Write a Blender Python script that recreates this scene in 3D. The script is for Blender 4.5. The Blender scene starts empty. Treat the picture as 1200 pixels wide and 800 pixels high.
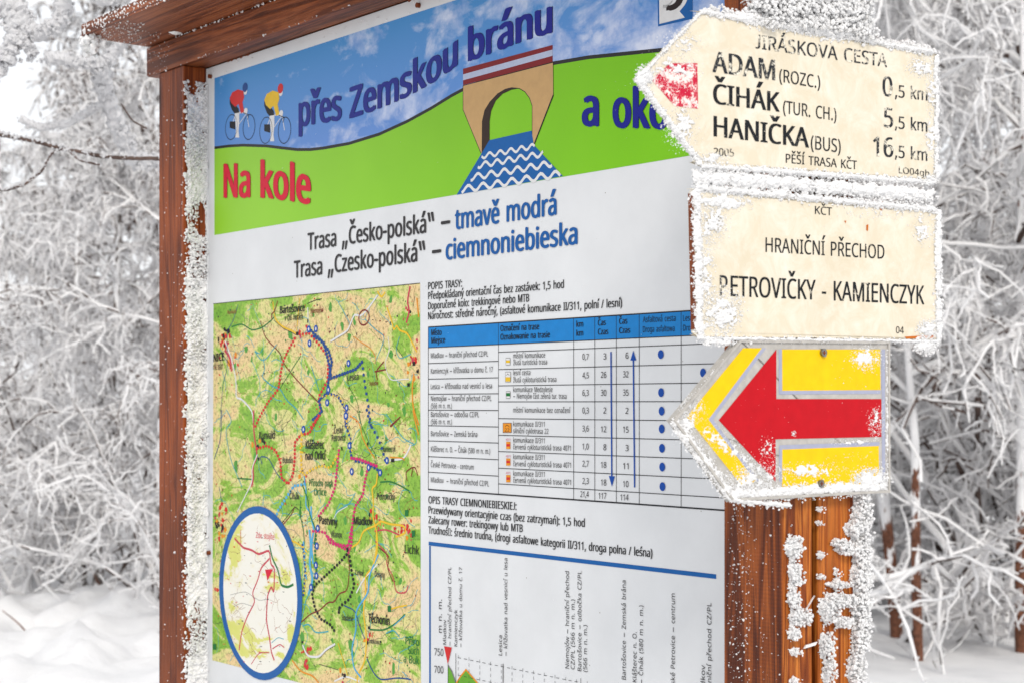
import bpy, math, random, os
import numpy as np
from mathutils import Vector, noise as mnoise
from mathutils.geometry import tessellate_polygon

# ------------------------------------------------------------------ camera, world, sun
scene = bpy.context.scene
COL = scene.collection
F = 2060.0            # focal length in photograph pixels (1200 wide)
HZ = 472.0            # horizon row
CAMZ = 1.62
cam_d = bpy.data.cameras.new('camera')
cam = bpy.data.objects.new('camera', cam_d)
COL.objects.link(cam)
cam.location = (0, 0, CAMZ)
cam.rotation_euler = (math.radians(90), 0, 0)
cam_d.sensor_width = 36.0
cam_d.lens = F / 1200 * 36.0
cam_d.shift_y = (HZ - 400) / 1200
cam_d.clip_start = 0.05
cam_d.clip_end = 2000
cam_d.dof.use_dof = True
cam_d.dof.focus_distance = 2.95
cam_d.dof.aperture_fstop = 9.0
scene.camera = cam

SUN_EL, SUN_AZ = math.radians(38), math.radians(168)     # azimuth clockwise from +Y
world = bpy.data.worlds.new('World')
scene.world = world
world.use_nodes = True
wt = world.node_tree
wt.nodes.clear()
sky = wt.nodes.new('ShaderNodeTexSky')
sky.sky_type = 'NISHITA'
sky.sun_disc = False
sky.sun_elevation = SUN_EL
sky.sun_rotation = SUN_AZ
sky.dust_density = 4.0
sky.air_density = 1.0
wmix = wt.nodes.new('ShaderNodeMix')
wmix.data_type = 'RGBA'
wmix.inputs[0].default_value = 0.86                     # closed cloud cover over the blue
wmix.inputs[7].default_value = (9.6, 9.7, 9.9, 1)
wbg = wt.nodes.new('ShaderNodeBackground')
wbg.inputs[1].default_value = 0.10
wo = wt.nodes.new('ShaderNodeOutputWorld')
wt.links.new(sky.outputs[0], wmix.inputs[6])
wt.links.new(wmix.outputs[2], wbg.inputs[0])
wt.links.new(wbg.outputs[0], wo.inputs[0])

sun_d = bpy.data.lights.new('sun', 'SUN')
sun_d.energy = 1.5
sun_d.angle = math.radians(14)
sun_d.color = (1.0, 0.95, 0.88)
sun = bpy.data.objects.new('sun', sun_d)
COL.objects.link(sun)
_sd = Vector((math.sin(SUN_AZ) * math.cos(SUN_EL), math.cos(SUN_AZ) * math.cos(SUN_EL), math.sin(SUN_EL)))
sun.rotation_euler = _sd.to_track_quat('Z', 'Y').to_euler()
sun.location = (0, 0, 12)

vs = scene.view_settings
vs.view_transform = 'Standard'
vs.look = 'None'
vs.exposure = 0.26
vs.gamma = 1.0

R = random.Random(7)
NR = np.random.default_rng(11)

# ------------------------------------------------------------------ frames
A = math.atan2(2060.0, 1522.0)
sa, ca = math.sin(A), math.cos(A)
D_ = np.array([ca, -sa])       # along the board, to the right
E_ = np.array([sa, ca])        # away through the board
P0 = 1.79                      # distance of the printed panel's plane from the camera


class Frame:
    """Upright local frame: x along, y away from the viewer, z up from the ground."""
    def __init__(self, o, ang):
        self.o = np.array(o, float)
        self.ang = ang
        self.ax = np.array([math.cos(ang), math.sin(ang)])
        self.ay = np.array([-math.sin(ang), math.cos(ang)])

    def un(self, px, py, off=0.0):
        r = np.array([(px - 600) / F, 1.0])
        t = (self.o @ self.ay - off) / (r @ self.ay)
        p = r * t - self.o
        return float(p @ self.ax), CAMZ + (HZ - py) / F * t

    def scale(self, px, off=0.0):      # metres per pixel (vertical) at column px
        r = np.array([(px - 600) / F, 1.0])
        return (self.o @ self.ay - off) / (r @ self.ay) / F


S_MID = -2.72
BF = Frame(P0 * E_ + S_MID * D_, -A)                     # the notice board; panel face at y = 0
POST_S = -1.7192
SIGN_S = POST_S + 0.016
SF = Frame(1.74 * E_ + SIGN_S * D_, math.pi / 2 - A)     # the sign plates on the side of the post


# ------------------------------------------------------------------ objects
def tag(o, label=None, cat=None, group=None, kind=None):
    if label: o['label'] = label
    if cat: o['category'] = cat
    if group: o['group'] = group
    if kind: o['kind'] = kind
    return o


def empty(name, frame=None, loc=None, rz=0.0):
    o = bpy.data.objects.new(name, None)
    COL.objects.link(o)
    if frame is not None:
        o.location = (frame.o[0], frame.o[1], 0)
        o.rotation_euler = (0, 0, frame.ang)
    else:
        o.location = loc
        o.rotation_euler = (0, 0, rz)
    o.empty_display_size = 0.1
    return o


def link(name, me, parent=None, kind=None):
    o = bpy.data.objects.new(name, me)
    COL.objects.link(o)
    if parent is not None:
        o.parent = parent
    if kind:
        o['kind'] = kind
    return o


def mesh_np(name, V, Fc, mats, smooth=False, mi=None):
    """V (n,3); Fc (m,k) all faces of k corners."""
    V = np.asarray(V, np.float32)
    Fc = np.asarray(Fc, np.int32)
    me = bpy.data.meshes.new(name)
    n, k = Fc.shape
    me.vertices.add(len(V))
    me.vertices.foreach_set('co', V.ravel())
    me.loops.add(n * k)
    me.loops.foreach_set('vertex_index', Fc.ravel())
    me.polygons.add(n)
    me.polygons.foreach_set('loop_start', np.arange(0, n * k, k, dtype=np.int32))
    me.polygons.foreach_set('loop_total', np.full(n, k, np.int32))
    for m in (mats if isinstance(mats, (list, tuple)) else [mats]):
        me.materials.append(m)
    if mi is not None:
        me.polygons.foreach_set('material_index', np.asarray(mi, np.int32))
    me.polygons.foreach_set('use_smooth', np.full(n, bool(smooth)))
    me.update(calc_edges=True)
    me.validate()
    return me


class PB:
    """polygon builder"""
    def __init__(self):
        self.v = []
        self.f = []

    def add(self, vs, fs):
        b = len(self.v)
        self.v += [tuple(x) for x in vs]
        self.f += [tuple(b + i for i in f) for f in fs]
        return self

    def box(self, x0, x1, y0, y1, z0, z1):
        return self.add([(x0, y0, z0), (x1, y0, z0), (x1, y1, z0), (x0, y1, z0), (x0, y0, z1), (x1, y0, z1), (x1, y1, z1), (x0, y1, z1)],
                        [(0, 3, 2, 1), (4, 5, 6, 7), (0, 1, 5, 4), (1, 2, 6, 5), (2, 3, 7, 6), (3, 0, 4, 7)])

    def prism(self, poly, y0, y1):
        """poly of (x,z); y0 front (towards viewer), y1 back"""
        n = len(poly)
        tri = tessellate_polygon([[Vector((p[0], p[1], 0)) for p in poly]])
        vs = [(p[0], y0, p[1]) for p in poly] + [(p[0], y1, p[1]) for p in poly]
        fs = [tuple(t) for t in tri] + [tuple(i + n for i in reversed(t)) for t in tri]
        fs += [(i, (i + 1) % n, (i + 1) % n + n, i + n) for i in range(n)]
        return self.add(vs, fs)

    def mesh(self, name, mat, smooth=False, bevel=0.0):
        me = bpy.data.meshes.new(name)
        me.from_pydata(self.v, [], self.f)
        me.materials.append(mat)
        if bevel or True:
            import bmesh
            bm = bmesh.new()
            bm.from_mesh(me)
            if bevel:
                bmesh.ops.bevel(bm, geom=list(bm.edges), offset=bevel, segments=2, affect='EDGES', profile=0.6)
            bmesh.ops.recalc_face_normals(bm, faces=bm.faces)
            if smooth:
                for f in bm.faces: f.smooth = True
            bm.to_mesh(me)
            bm.free()
        return me


# ------------------------------------------------------------------ materials
def srgb(r, g, b):
    return tuple(((c / 255) / 12.92 if c / 255 <= 0.04045 else ((c / 255 + 0.055) / 1.055) ** 2.4) for c in (r, g, b)) + (1.0,)


def newmat(name):
    m = bpy.data.materials.new(name)
    m.use_nodes = True
    nt = m.node_tree
    b = nt.nodes['Principled BSDF']
    return m, nt, b


def N(nt, typ, **kw):
    n = nt.nodes.new(typ)
    for k, v in kw.items():
        setattr(n, k, v)
    return n


def ramp(nt, stops, interp='LINEAR'):
    r = N(nt, 'ShaderNodeValToRGB')
    cr = r.color_ramp
    cr.interpolation = interp
    while len(cr.elements) < len(stops):
        cr.elements.new(0.5)
    for e, (p, c) in zip(cr.elements, stops):
        e.position = p
        e.color = c if len(c) == 4 else tuple(c) + (1,)
    return r


def noise_node(nt, scale, detail=4, rough=0.55, sc=(1, 1, 1), dist=0.0, src='Object'):
    tc = N(nt, 'ShaderNodeTexCoord')
    mp = N(nt, 'ShaderNodeMapping')
    mp.inputs['Scale'].default_value = sc
    nz = N(nt, 'ShaderNodeTexNoise')
    nz.inputs['Scale'].default_value = scale
    nz.inputs['Detail'].default_value = detail
    nz.inputs['Roughness'].default_value = rough
    nz.inputs['Distortion'].default_value = dist
    nt.links.new(tc.outputs[src], mp.inputs[0])
    nt.links.new(mp.outputs[0], nz.inputs[0])
    return nz


def bump(nt, b, height_out, strength, dist=0.002):
    bp = N(nt, 'ShaderNodeBump')
    bp.inputs['Strength'].default_value = strength
    bp.inputs['Distance'].default_value = dist
    nt.links.new(height_out, bp.inputs['Height'])
    nt.links.new(bp.outputs[0], b.inputs['Normal'])
    return bp


def mixc(nt, fac, a, b):
    m = N(nt, 'ShaderNodeMix', data_type='RGBA')
    for sock, v in ((m.inputs[0], fac), (m.inputs[6], a), (m.inputs[7], b)):
        if hasattr(v, 'links') or hasattr(v, 'is_linked'):
            nt.links.new(v, sock)
        else:
            sock.default_value = v
    return m.outputs[2]


def ink(name, col, rough=0.35, wear=0.0, wearcol=None, spec=0.5):
    """printed colour, a little uneven"""
    m, nt, b = newmat(name)
    nz = noise_node(nt, 55, 5)
    col = tuple(c * 0.86 for c in col[:3]) + (1,)
    lo = tuple(c * 0.88 for c in col[:3]) + (1,)
    r = ramp(nt, [(0.3, lo), (0.7, col)])
    nt.links.new(nz.outputs[0], r.inputs[0])
    out = r.outputs[0]
    if wear > 0:
        w = noise_node(nt, 320, 6, 0.75)
        w2 = noise_node(nt, 60, 3, 0.5)
        ad = N(nt, 'ShaderNodeMath', operation='ADD')
        nt.links.new(w.outputs[0], ad.inputs[0])
        nt.links.new(w2.outputs[0], ad.inputs[1])
        wr = ramp(nt, [(0.5 * (1.22 - wear) * 1.0, (0, 0, 0, 1)), (0.5 * (1.22 - wear) + 0.05, (1, 1, 1, 1))])
        hf = N(nt, 'ShaderNodeMath', operation='MULTIPLY')
        hf.inputs[1].default_value = 0.5
        nt.links.new(ad.outputs[0], hf.inputs[0])
        nt.links.new(hf.outputs[0], wr.inputs[0])
        out = mixc(nt, wr.outputs[0], out, wearcol)
    nt.links.new(out, b.inputs['Base Color'])
    b.inputs['Roughness'].default_value = rough
    b.inputs['Specular IOR Level'].default_value = 0.16
    return m


def wood(name, axis, dark, mid, light, seed=0.0, gscale=1.0, ripple=False):
    m, nt, b = newmat(name)
    st = [22.0, 22.0, 22.0]
    st[axis] = 0.9
    tc = N(nt, 'ShaderNodeTexCoord')
    mp = N(nt, 'ShaderNodeMapping')
    mp.inputs['Location'].default_value = (seed, seed * 1.7, seed * 0.6)
    mp.inputs['Scale'].default_value = [q * gscale for q in st]
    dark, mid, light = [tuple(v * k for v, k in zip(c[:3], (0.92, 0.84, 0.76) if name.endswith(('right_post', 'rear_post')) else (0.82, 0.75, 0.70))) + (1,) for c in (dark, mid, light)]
    nt.links.new(tc.outputs['Object'], mp.inputs[0])
    n1 = N(nt, 'ShaderNodeTexNoise')
    n1.inputs['Scale'].default_value = 1.0
    n1.inputs['Detail'].default_value = 6
    n1.inputs['Distortion'].default_value = 0.9
    nt.links.new(mp.outputs[0], n1.inputs[0])
    # growth rings: sine of the noise
    mu = N(nt, 'ShaderNodeMath', operation='MULTIPLY')
    mu.inputs[1].default_value = 34.0
    nt.links.new(n1.outputs[0], mu.inputs[0])
    si = N(nt, 'ShaderNodeMath', operation='SINE')
    nt.links.new(mu.outputs[0], si.inputs[0])
    mr = N(nt, 'ShaderNodeMapRange')
    mr.inputs[1].default_value = -1
    mr.inputs[2].default_value = 1
    nt.links.new(si.outputs[0], mr.inputs[0])
    cr = ramp(nt, [(0.0, dark), (0.35, mid), (0.8, light), (1.0, mid)])
    nt.links.new(mr.outputs[0], cr.inputs[0])
    # fine pores
    st2 = [260.0, 260.0, 260.0]
    st2[axis] = 7.0
    n2 = noise_node(nt, 1.0, 5, 0.7, st2)
    pr = ramp(nt, [(0.36, (0.5, 0.46, 0.42, 1)), (0.56, (1, 1, 1, 1))])
    nt.links.new(n2.outputs[0], pr.inputs[0])
    mm = N(nt, 'ShaderNodeMix', data_type='RGBA', blend_type='MULTIPLY')
    mm.inputs[0].default_value = 0.8
    nt.links.new(cr.outputs[0], mm.inputs[6])
    nt.links.new(pr.outputs[0], mm.inputs[7])
    # broad staining
    n3 = noise_node(nt, 5.0, 3, 0.5)
    sr = ramp(nt, [(0.3, (0.55, 0.5, 0.48, 1)), (0.65, (1.08, 1.05, 1.0, 1))])
    nt.links.new(n3.outputs[0], sr.inputs[0])
    m3 = N(nt, 'ShaderNodeMix', data_type='RGBA', blend_type='MULTIPLY')
    m3.inputs[0].default_value = 0.9
    nt.links.new(mm.outputs[2], m3.inputs[6])
    nt.links.new(sr.outputs[0], m3.inputs[7])
    # knots
    ks = [7.0, 7.0, 7.0]
    ks[axis] = 2.6
    mpk = N(nt, 'ShaderNodeMapping')
    mpk.inputs['Scale'].default_value = ks
    mpk.inputs['Location'].default_value = (seed * 2.1, seed, seed * 3.3)
    nt.links.new(tc.outputs['Object'], mpk.inputs[0])
    vo = N(nt, 'ShaderNodeTexVoronoi')
    vo.inputs['Scale'].default_value = 0.9
    nt.links.new(mpk.outputs[0], vo.inputs['Vector'])
    kr = ramp(nt, [(0.05, (0.16, 0.10, 0.08, 1)), (0.13, (0.6, 0.5, 0.45, 1)), (0.2, (1, 1, 1, 1))])
    nt.links.new(vo.outputs['Distance'], kr.inputs[0])
    m4 = N(nt, 'ShaderNodeMix', data_type='RGBA', blend_type='MULTIPLY')
    m4.inputs[0].default_value = 0.9
    nt.links.new(m3.outputs[2], m4.inputs[6])
    nt.links.new(kr.outputs[0], m4.inputs[7])
    nt.links.new(m4.outputs[2], b.inputs['Base Color'])
    b.inputs['Roughness'].default_value = 0.5
    b.inputs['Specular IOR Level'].default_value = 0.22
    hsum = N(nt, 'ShaderNodeMath', operation='ADD')
    nt.links.new(pr.outputs[0], hsum.inputs[0])
    h2 = N(nt, 'ShaderNodeMath', operation='MULTIPLY')
    h2.inputs[1].default_value = 0.5
    nt.links.new(mr.outputs[0], h2.inputs[0])
    nt.links.new(h2.outputs[0], hsum.inputs[1])
    out = hsum.outputs[0]
    if ripple:
        wv = N(nt, 'ShaderNodeTexWave', bands_direction='Z')
        wv.inputs['Scale'].default_value = 55
        wv.inputs['Distortion'].default_value = 1.5
        nt.links.new(tc.outputs['Object'], wv.inputs[0])
        h3 = N(nt, 'ShaderNodeMath', operation='ADD')
        nt.links.new(out, h3.inputs[0])
        nt.links.new(wv.outputs['Fac'], h3.inputs[1])
        out = h3.outputs[0]
    bump(nt, b, out, 0.5, 0.0012)
    return m


W_DARK, W_MID, W_LIGHT = (0.13, 0.030, 0.009, 1), (0.30, 0.078, 0.017, 1), (0.46, 0.14, 0.030, 1)
M_POST_L = wood('stained_wood_left_post', 2, (0.19, 0.042, 0.010, 1), (0.33, 0.080, 0.017, 1), (0.40, 0.108, 0.024, 1), 1.3)
M_POST_R = wood('stained_wood_right_post', 2, W_DARK, W_MID, W_LIGHT, 4.1, 1.0, True)
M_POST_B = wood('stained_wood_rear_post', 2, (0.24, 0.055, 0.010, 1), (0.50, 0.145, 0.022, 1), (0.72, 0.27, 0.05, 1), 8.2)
M_BEAM = wood('stained_wood_beam', 0, (0.14, 0.038, 0.014, 1), (0.28, 0.082, 0.028, 1), (0.38, 0.130, 0.050, 1), 2.2)
M_ROOF = wood('stained_wood_roof', 0, (0.16, 0.044, 0.017, 1), (0.32, 0.098, 0.038, 1), (0.42, 0.150, 0.062, 1), 6.6)


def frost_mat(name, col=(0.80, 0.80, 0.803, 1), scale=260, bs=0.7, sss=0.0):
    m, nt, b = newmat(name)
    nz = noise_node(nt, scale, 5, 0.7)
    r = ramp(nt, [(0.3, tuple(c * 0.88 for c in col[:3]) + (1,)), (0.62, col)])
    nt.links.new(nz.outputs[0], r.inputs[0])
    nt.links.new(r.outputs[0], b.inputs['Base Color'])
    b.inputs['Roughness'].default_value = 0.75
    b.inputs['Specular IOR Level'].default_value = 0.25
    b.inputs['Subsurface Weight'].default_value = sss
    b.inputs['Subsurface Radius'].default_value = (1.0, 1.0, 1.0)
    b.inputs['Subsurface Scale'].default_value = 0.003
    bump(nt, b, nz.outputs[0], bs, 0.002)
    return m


M_FROST = frost_mat('rime_frost', sss=0.35)
M_RIME_BACKLIT = frost_mat('shaded_rime', (0.62, 0.62, 0.635, 1), 160, 1.0)  # darker rime for the near branches; their backlit shade put into the colour
M_RIME = frost_mat('tree_rime', (0.78, 0.775, 0.78, 1), 60, 0.6)


def bark_mat(name, c0, c1):
    m, nt, b = newmat(name)
    nz = noise_node(nt, 18, 5, 0.6, (1, 1, 0.3))
    r = ramp(nt, [(0.3, c0), (0.7, c1)])
    nt.links.new(nz.outputs[0], r.inputs[0])
    nt.links.new(r.outputs[0], b.inputs['Base Color'])
    b.inputs['Roughness'].default_value = 0.9
    bump(nt, b, nz.outputs[0], 0.6, 0.01)
    return m


M_BARK = bark_mat('dark_bark', (0.035, 0.022, 0.018, 1), (0.13, 0.085, 0.07, 1))
def frosted_bark(name, c0, c1, thr, up=0.0):
    m, nt, b = newmat(name)
    nz = noise_node(nt, 9, 5, 0.65, (1, 1, 0.35))
    n2 = noise_node(nt, 40, 4, 0.6)
    bk = ramp(nt, [(0.3, c0), (0.7, c1)])
    nt.links.new(n2.outputs[0], bk.inputs[0])
    f = ramp(nt, [(thr, (0, 0, 0, 1)), (thr + 0.03, (1, 1, 1, 1))])
    sz = N(nt, 'ShaderNodeSeparateXYZ')
    tcz = N(nt, 'ShaderNodeTexCoord')
    nt.links.new(tcz.outputs['Object'], sz.inputs[0])
    mz = N(nt, 'ShaderNodeMapRange')
    mz.inputs[1].default_value = 0.5
    mz.inputs[2].default_value = 1.6
    mz.inputs[3].default_value = -up
    mz.inputs[4].default_value = up
    nt.links.new(sz.outputs['Z'], mz.inputs[0])
    az = N(nt, 'ShaderNodeMath', operation='ADD')
    nt.links.new(nz.outputs[0], az.inputs[0])
    nt.links.new(mz.outputs[0], az.inputs[1])
    nt.links.new(az.outputs[0], f.inputs[0])
    nt.links.new(mixc(nt, f.outputs[0], bk.outputs[0], (0.80, 0.80, 0.81, 1)), b.inputs['Base Color'])
    b.inputs['Roughness'].default_value = 0.9
    bump(nt, b, n2.outputs[0], 0.6, 0.01)
    return m


M_FBARK = frosted_bark('frosted_grey_bark', (0.05, 0.04, 0.036, 1), (0.20, 0.165, 0.15, 1), 0.47)
M_FBARK_RED = frosted_bark('frosted_red_bark', (0.06, 0.022, 0.012, 1), (0.22, 0.085, 0.045, 1), 0.47, 0.13)
M_BARK_RED = bark_mat('red_brown_bark', (0.06, 0.022, 0.012, 1), (0.22, 0.085, 0.045, 1))


def snow_mat():
    m, nt, b = newmat('ground_snow')
    n1 = noise_node(nt, 2.2, 6, 0.6)
    n2 = noise_node(nt, 60, 4, 0.6)
    r = ramp(nt, [(0.25, (0.66, 0.665, 0.68, 1)), (0.6, (0.765, 0.765, 0.77, 1))])
    nt.links.new(n1.outputs[0], r.inputs[0])
    nt.links.new(r.outputs[0], b.inputs['Base Color'])
    b.inputs['Roughness'].default_value = 0.7
    ad = N(nt, 'ShaderNodeMath', operation='ADD')
    mu = N(nt, 'ShaderNodeMath', operation='MULTIPLY')
    mu.inputs[1].default_value = 0.15
    nt.links.new(n2.outputs[0], mu.inputs[0])
    nt.links.new(n1.outputs[0], ad.inputs[0])
    nt.links.new(mu.outputs[0], ad.inputs[1])
    bump(nt, b, ad.outputs[0], 0.5, 0.06)
    return m


M_SNOW = snow_mat()


def panel_mat():
    m, nt, b = newmat('panel_white_enamel')
    nz = noise_node(nt, 6, 5, 0.6)
    r = ramp(nt, [(0.3, srgb(206, 208, 210)), (0.7, srgb(217, 219, 221))])
    nt.links.new(nz.outputs[0], r.inputs[0])
    v = N(nt, 'ShaderNodeTexVoronoi')
    v.inputs['Scale'].default_value = 26
    tc = N(nt, 'ShaderNodeTexCoord')
    nt.links.new(tc.outputs['Object'], v.inputs['Vector'])
    vr = ramp(nt, [(0.022, (1, 1, 1, 1)), (0.035, (0, 0, 0, 1))])
    nt.links.new(v.outputs['Distance'], vr.inputs[0])
    out = mixc(nt, vr.outputs[0], r.outputs[0], srgb(140, 135, 128))
    nt.links.new(out, b.inputs['Base Color'])
    b.inputs['Roughness'].default_value = 0.32
    n2 = noise_node(nt, 90, 3, 0.5)
    bump(nt, b, n2.outputs[0], 0.10, 0.0006)
    b.inputs['Specular IOR Level'].default_value = 0.18
    return m


def sign_cream():
    m, nt, b = newmat('cream_enamel_plate')
    nz = noise_node(nt, 9, 5, 0.6)
    r = ramp(nt, [(0.3, srgb(208, 197, 174)), (0.7, srgb(216, 206, 184))])
    nt.links.new(nz.outputs[0], r.inputs[0])
    n3 = noise_node(nt, 22, 6, 0.75, dist=0.6)
    fr = ramp(nt, [(0.42, (0, 0, 0, 1)), (0.72, (0.75, 0.75, 0.75, 1))])
    nt.links.new(n3.outputs[0], fr.inputs[0])
    o1 = mixc(nt, fr.outputs[0], r.outputs[0], srgb(232, 227, 216))
    n4 = noise_node(nt, 14, 6, 0.7, (1, 1, 0.35), 0.3)
    rr = ramp(nt, [(0.80, (0, 0, 0, 1)), (0.84, (1, 1, 1, 1))])
    nt.links.new(n4.outputs[0], rr.inputs[0])
    o2 = mixc(nt, rr.outputs[0], o1, srgb(176, 96, 36))
    nt.links.new(o2, b.inputs['Base Color'])
    b.inputs['Roughness'].default_value = 0.45
    n5 = noise_node(nt, 160, 4, 0.6)
    bump(nt, b, n5.outputs[0], 0.25, 0.0008)
    b.inputs['Specular IOR Level'].default_value = 0.18
    return m


def sky_print():
    m, nt, b = newmat('print_cloudy_sky')
    tc = N(nt, 'ShaderNodeTexCoord')
    sp = N(nt, 'ShaderNodeSeparateXYZ')
    nt.links.new(tc.outputs['Object'], sp.inputs[0])
    # vertical fade, deeper blue to violet-blue
    mr = N(nt, 'ShaderNodeMapRange')
    mr.inputs[1].default_value = CAMZ + 0.45
    mr.inputs[2].default_value = CAMZ + 0.72
    nt.links.new(sp.outputs['Z'], mr.inputs[0])
    base = mixc(nt, mr.outputs[0], srgb(104, 138, 206), srgb(62, 134, 194))
    n1 = noise_node(nt, 8.0, 8, 0.60, (1, 1, 1.8), 0.4)
    # more cloud to the right and low down
    g = N(nt, 'ShaderNodeMapRange')
    g.inputs[1].default_value = -0.6
    g.inputs[2].default_value = 0.55
    g.inputs[3].default_value = -0.07
    g.inputs[4].default_value = 0.13
    nt.links.new(sp.outputs['X'], g.inputs[0])
    g2 = N(nt, 'ShaderNodeMapRange')
    g2.inputs[1].default_value = CAMZ + 0.44
    g2.inputs[2].default_value = CAMZ + 0.62
    g2.inputs[3].default_value = 0.06
    g2.inputs[4].default_value = -0.03
    nt.links.new(sp.outputs['Z'], g2.inputs[0])
    a1 = N(nt, 'ShaderNodeMath', operation='ADD')
    a2 = N(nt, 'ShaderNodeMath', operation='ADD')
    nt.links.new(n1.outputs[0], a1.inputs[0])
    nt.links.new(g.outputs[0], a1.inputs[1])
    nt.links.new(a1.outputs[0], a2.inputs[0])
    nt.links.new(g2.outputs[0], a2.inputs[1])
    cr = ramp(nt, [(0.50, (0, 0, 0, 1)), (0.60, (0.55, 0.55, 0.55, 1)), (0.72, (0.9, 0.9, 0.9, 1))])
    nt.links.new(a2.outputs[0], cr.inputs[0])
    n2 = noise_node(nt, 20, 6, 0.6)
    cc = ramp(nt, [(0.35, srgb(120, 150, 205)), (0.6, srgb(214, 220, 236))])
    nt.links.new(n2.outputs[0], cc.inputs[0])
    out = mixc(nt, cr.outputs[0], base, cc.outputs[0])
    nt.links.new(out, b.inputs['Base Color'])
    b.inputs['Roughness'].default_value = 0.3
    b.inputs['Specular IOR Level'].default_value = 0.18
    return m


def green_print():
    m, nt, b = newmat('print_meadow_green')
    tc = N(nt, 'ShaderNodeTexCoord')
    sp = N(nt, 'ShaderNodeSeparateXYZ')
    nt.links.new(tc.outputs['Object'], sp.inputs[0])
    mr = N(nt, 'ShaderNodeMapRange')
    mr.inputs[1].default_value = -0.8
    mr.inputs[2].default_value = 0.6
    nt.links.new(sp.outputs['X'], mr.inputs[0])
    base = mixc(nt, mr.outputs[0], srgb(144, 200, 50), srgb(116, 186, 6))
    n1 = noise_node(nt, 3, 3, 0.5)
    r = ramp(nt, [(0.3, (0.9, 0.92, 0.85, 1)), (0.7, (1.04, 1.03, 1.1, 1))])
    nt.links.new(n1.outputs[0], r.inputs[0])
    mm = N(nt, 'ShaderNodeMix', data_type='RGBA', blend_type='MULTIPLY')
    mm.inputs[0].default_value = 1
    nt.links.new(base, mm.inputs[6])
    nt.links.new(r.outputs[0], mm.inputs[7])
    nt.links.new(mm.outputs[2], b.inputs['Base Color'])
    b.inputs['Roughness'].default_value = 0.3
    b.inputs['Specular IOR Level'].default_value = 0.18
    return m


def map_print():
    m, nt, b = newmat('print_relief_map')
    n1 = noise_node(nt, 9.0, 8, 0.68, (0.62, 1, 1.05), 0.9)
    r = ramp(nt, [(0.42, srgb(222, 194, 142)), (0.47, srgb(214, 206, 138)), (0.505, srgb(204, 204, 130)), (0.525, srgb(146, 186, 68)), (0.66, srgb(112, 166, 52))])
    nt.links.new(n1.outputs[0], r.inputs[0])
    n2 = noise_node(nt, 120, 5, 0.75)
    r2 = ramp(nt, [(0.38, (0.42, 0.46, 0.36, 1)), (0.52, (1, 1, 1, 1))])
    nt.links.new(n2.outputs[0], r2.inputs[0])
    mm = N(nt, 'ShaderNodeMix', data_type='RGBA', blend_type='MULTIPLY')
    mm.inputs[0].default_value = 0.85
    nt.links.new(r.outputs[0], mm.inputs[6])
    nt.links.new(r2.outputs[0], mm.inputs[7])
    nt.links.new(mm.outputs[2], b.inputs['Base Color'])
    b.inputs['Roughness'].default_value = 0.35
    b.inputs['Specular IOR Level'].default_value = 0.18
    return m


def inset_print():
    m, nt, b = newmat('print_inset_map')
    n1 = noise_node(nt, 9.5, 7, 0.65, (0.7, 1, 1.0), 0.6)
    r = ramp(nt, [(0.5, srgb(226, 224, 214)), (0.55, srgb(222, 216, 194)), (0.565, srgb(206, 206, 116)), (0.8, srgb(192, 200, 92))])
    nt.links.new(n1.outputs[0], r.inputs[0])
    nt.links.new(r.outputs[0], b.inputs['Base Color'])
    b.inputs['Roughness'].default_value = 0.35
    b.inputs['Specular IOR Level'].default_value = 0.18
    return m


def metal_mat(name, col, rough=0.45, metallic=0.7):
    m, nt, b = newmat(name)
    nz = noise_node(nt, 60, 5, 0.6)
    r = ramp(nt, [(0.3, tuple(c * 0.7 for c in col[:3]) + (1,)), (0.7, col)])
    nt.links.new(nz.outputs[0], r.inputs[0])
    nt.links.new(r.outputs[0], b.inputs['Base Color'])
    b.inputs['Roughness'].default_value = rough
    b.inputs['Metallic'].default_value = metallic
    bump(nt, b, nz.outputs[0], 0.2, 0.001)
    return m


M_PANEL = panel_mat()
M_CREAM = sign_cream()
M_SKYP = sky_print()
M_GREENP = green_print()
M_MAP = map_print()
M_INSET = inset_print()
M_STEEL = metal_mat('screw_steel', srgb(150, 148, 145), 0.4, 0.9)
M_RUST = metal_mat('rusty_steel', srgb(128, 62, 26), 0.8, 0.2)
M_PLATE = metal_mat('grey_plate_enamel', srgb(186, 182, 176), 0.5, 0.0)
INK = {}


def ik(name, *rgb, **kw):
    INK[name] = ink('ink_' + name, srgb(*rgb), **kw)
    return INK[name]


ik('black', 24, 24, 28)
ik('soft_black', 52, 50, 52)
ik('line_black', 34, 34, 38)
ik('navy', 10, 22, 140)
ik('title_blue', 22, 36, 140)
ik('outline', 14, 14, 22)
ik('text_blue', 12, 92, 166)
ik('red', 220, 6, 52)
ik('map_red', 214, 40, 40)
ik('pink', 214, 30, 110)
ik('rose', 204, 66, 84)
ik('brown', 128, 34, 30)
ik('thin_brown', 150, 96, 60)
ik('table_blue', 18, 132, 208)
ik('frame_blue', 10, 96, 170)
ik('dot_blue', 10, 76, 170)
ik('route_blue', 18, 70, 140)
ik('river', 60, 170, 186)
ik('dark_green', 20, 118, 52)
ik('mid_green', 86, 160, 62)
ik('profile_green', 104, 170, 44)
ik('yellow', 240, 196, 40)
ik('orange', 236, 150, 30)
ik('white', 232, 232, 232)
ik('lake', 86, 176, 220)
ik('bar_red', 132, 26, 32)
ik('bar_pale', 186, 196, 222)
ik('tan', 206, 166, 112)
ik('reveal', 52, 34, 22)
ik('hill_line', 44, 42, 42)
ik('grey', 120, 120, 120)
ik('dark_brown', 40, 26, 26)
ik('trail_black', 26, 30, 34, wear=0.05, wearcol=srgb(226, 218, 200))
ik('trail_worn', 40, 44, 50, wear=0.17, wearcol=srgb(228, 222, 206))
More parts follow.
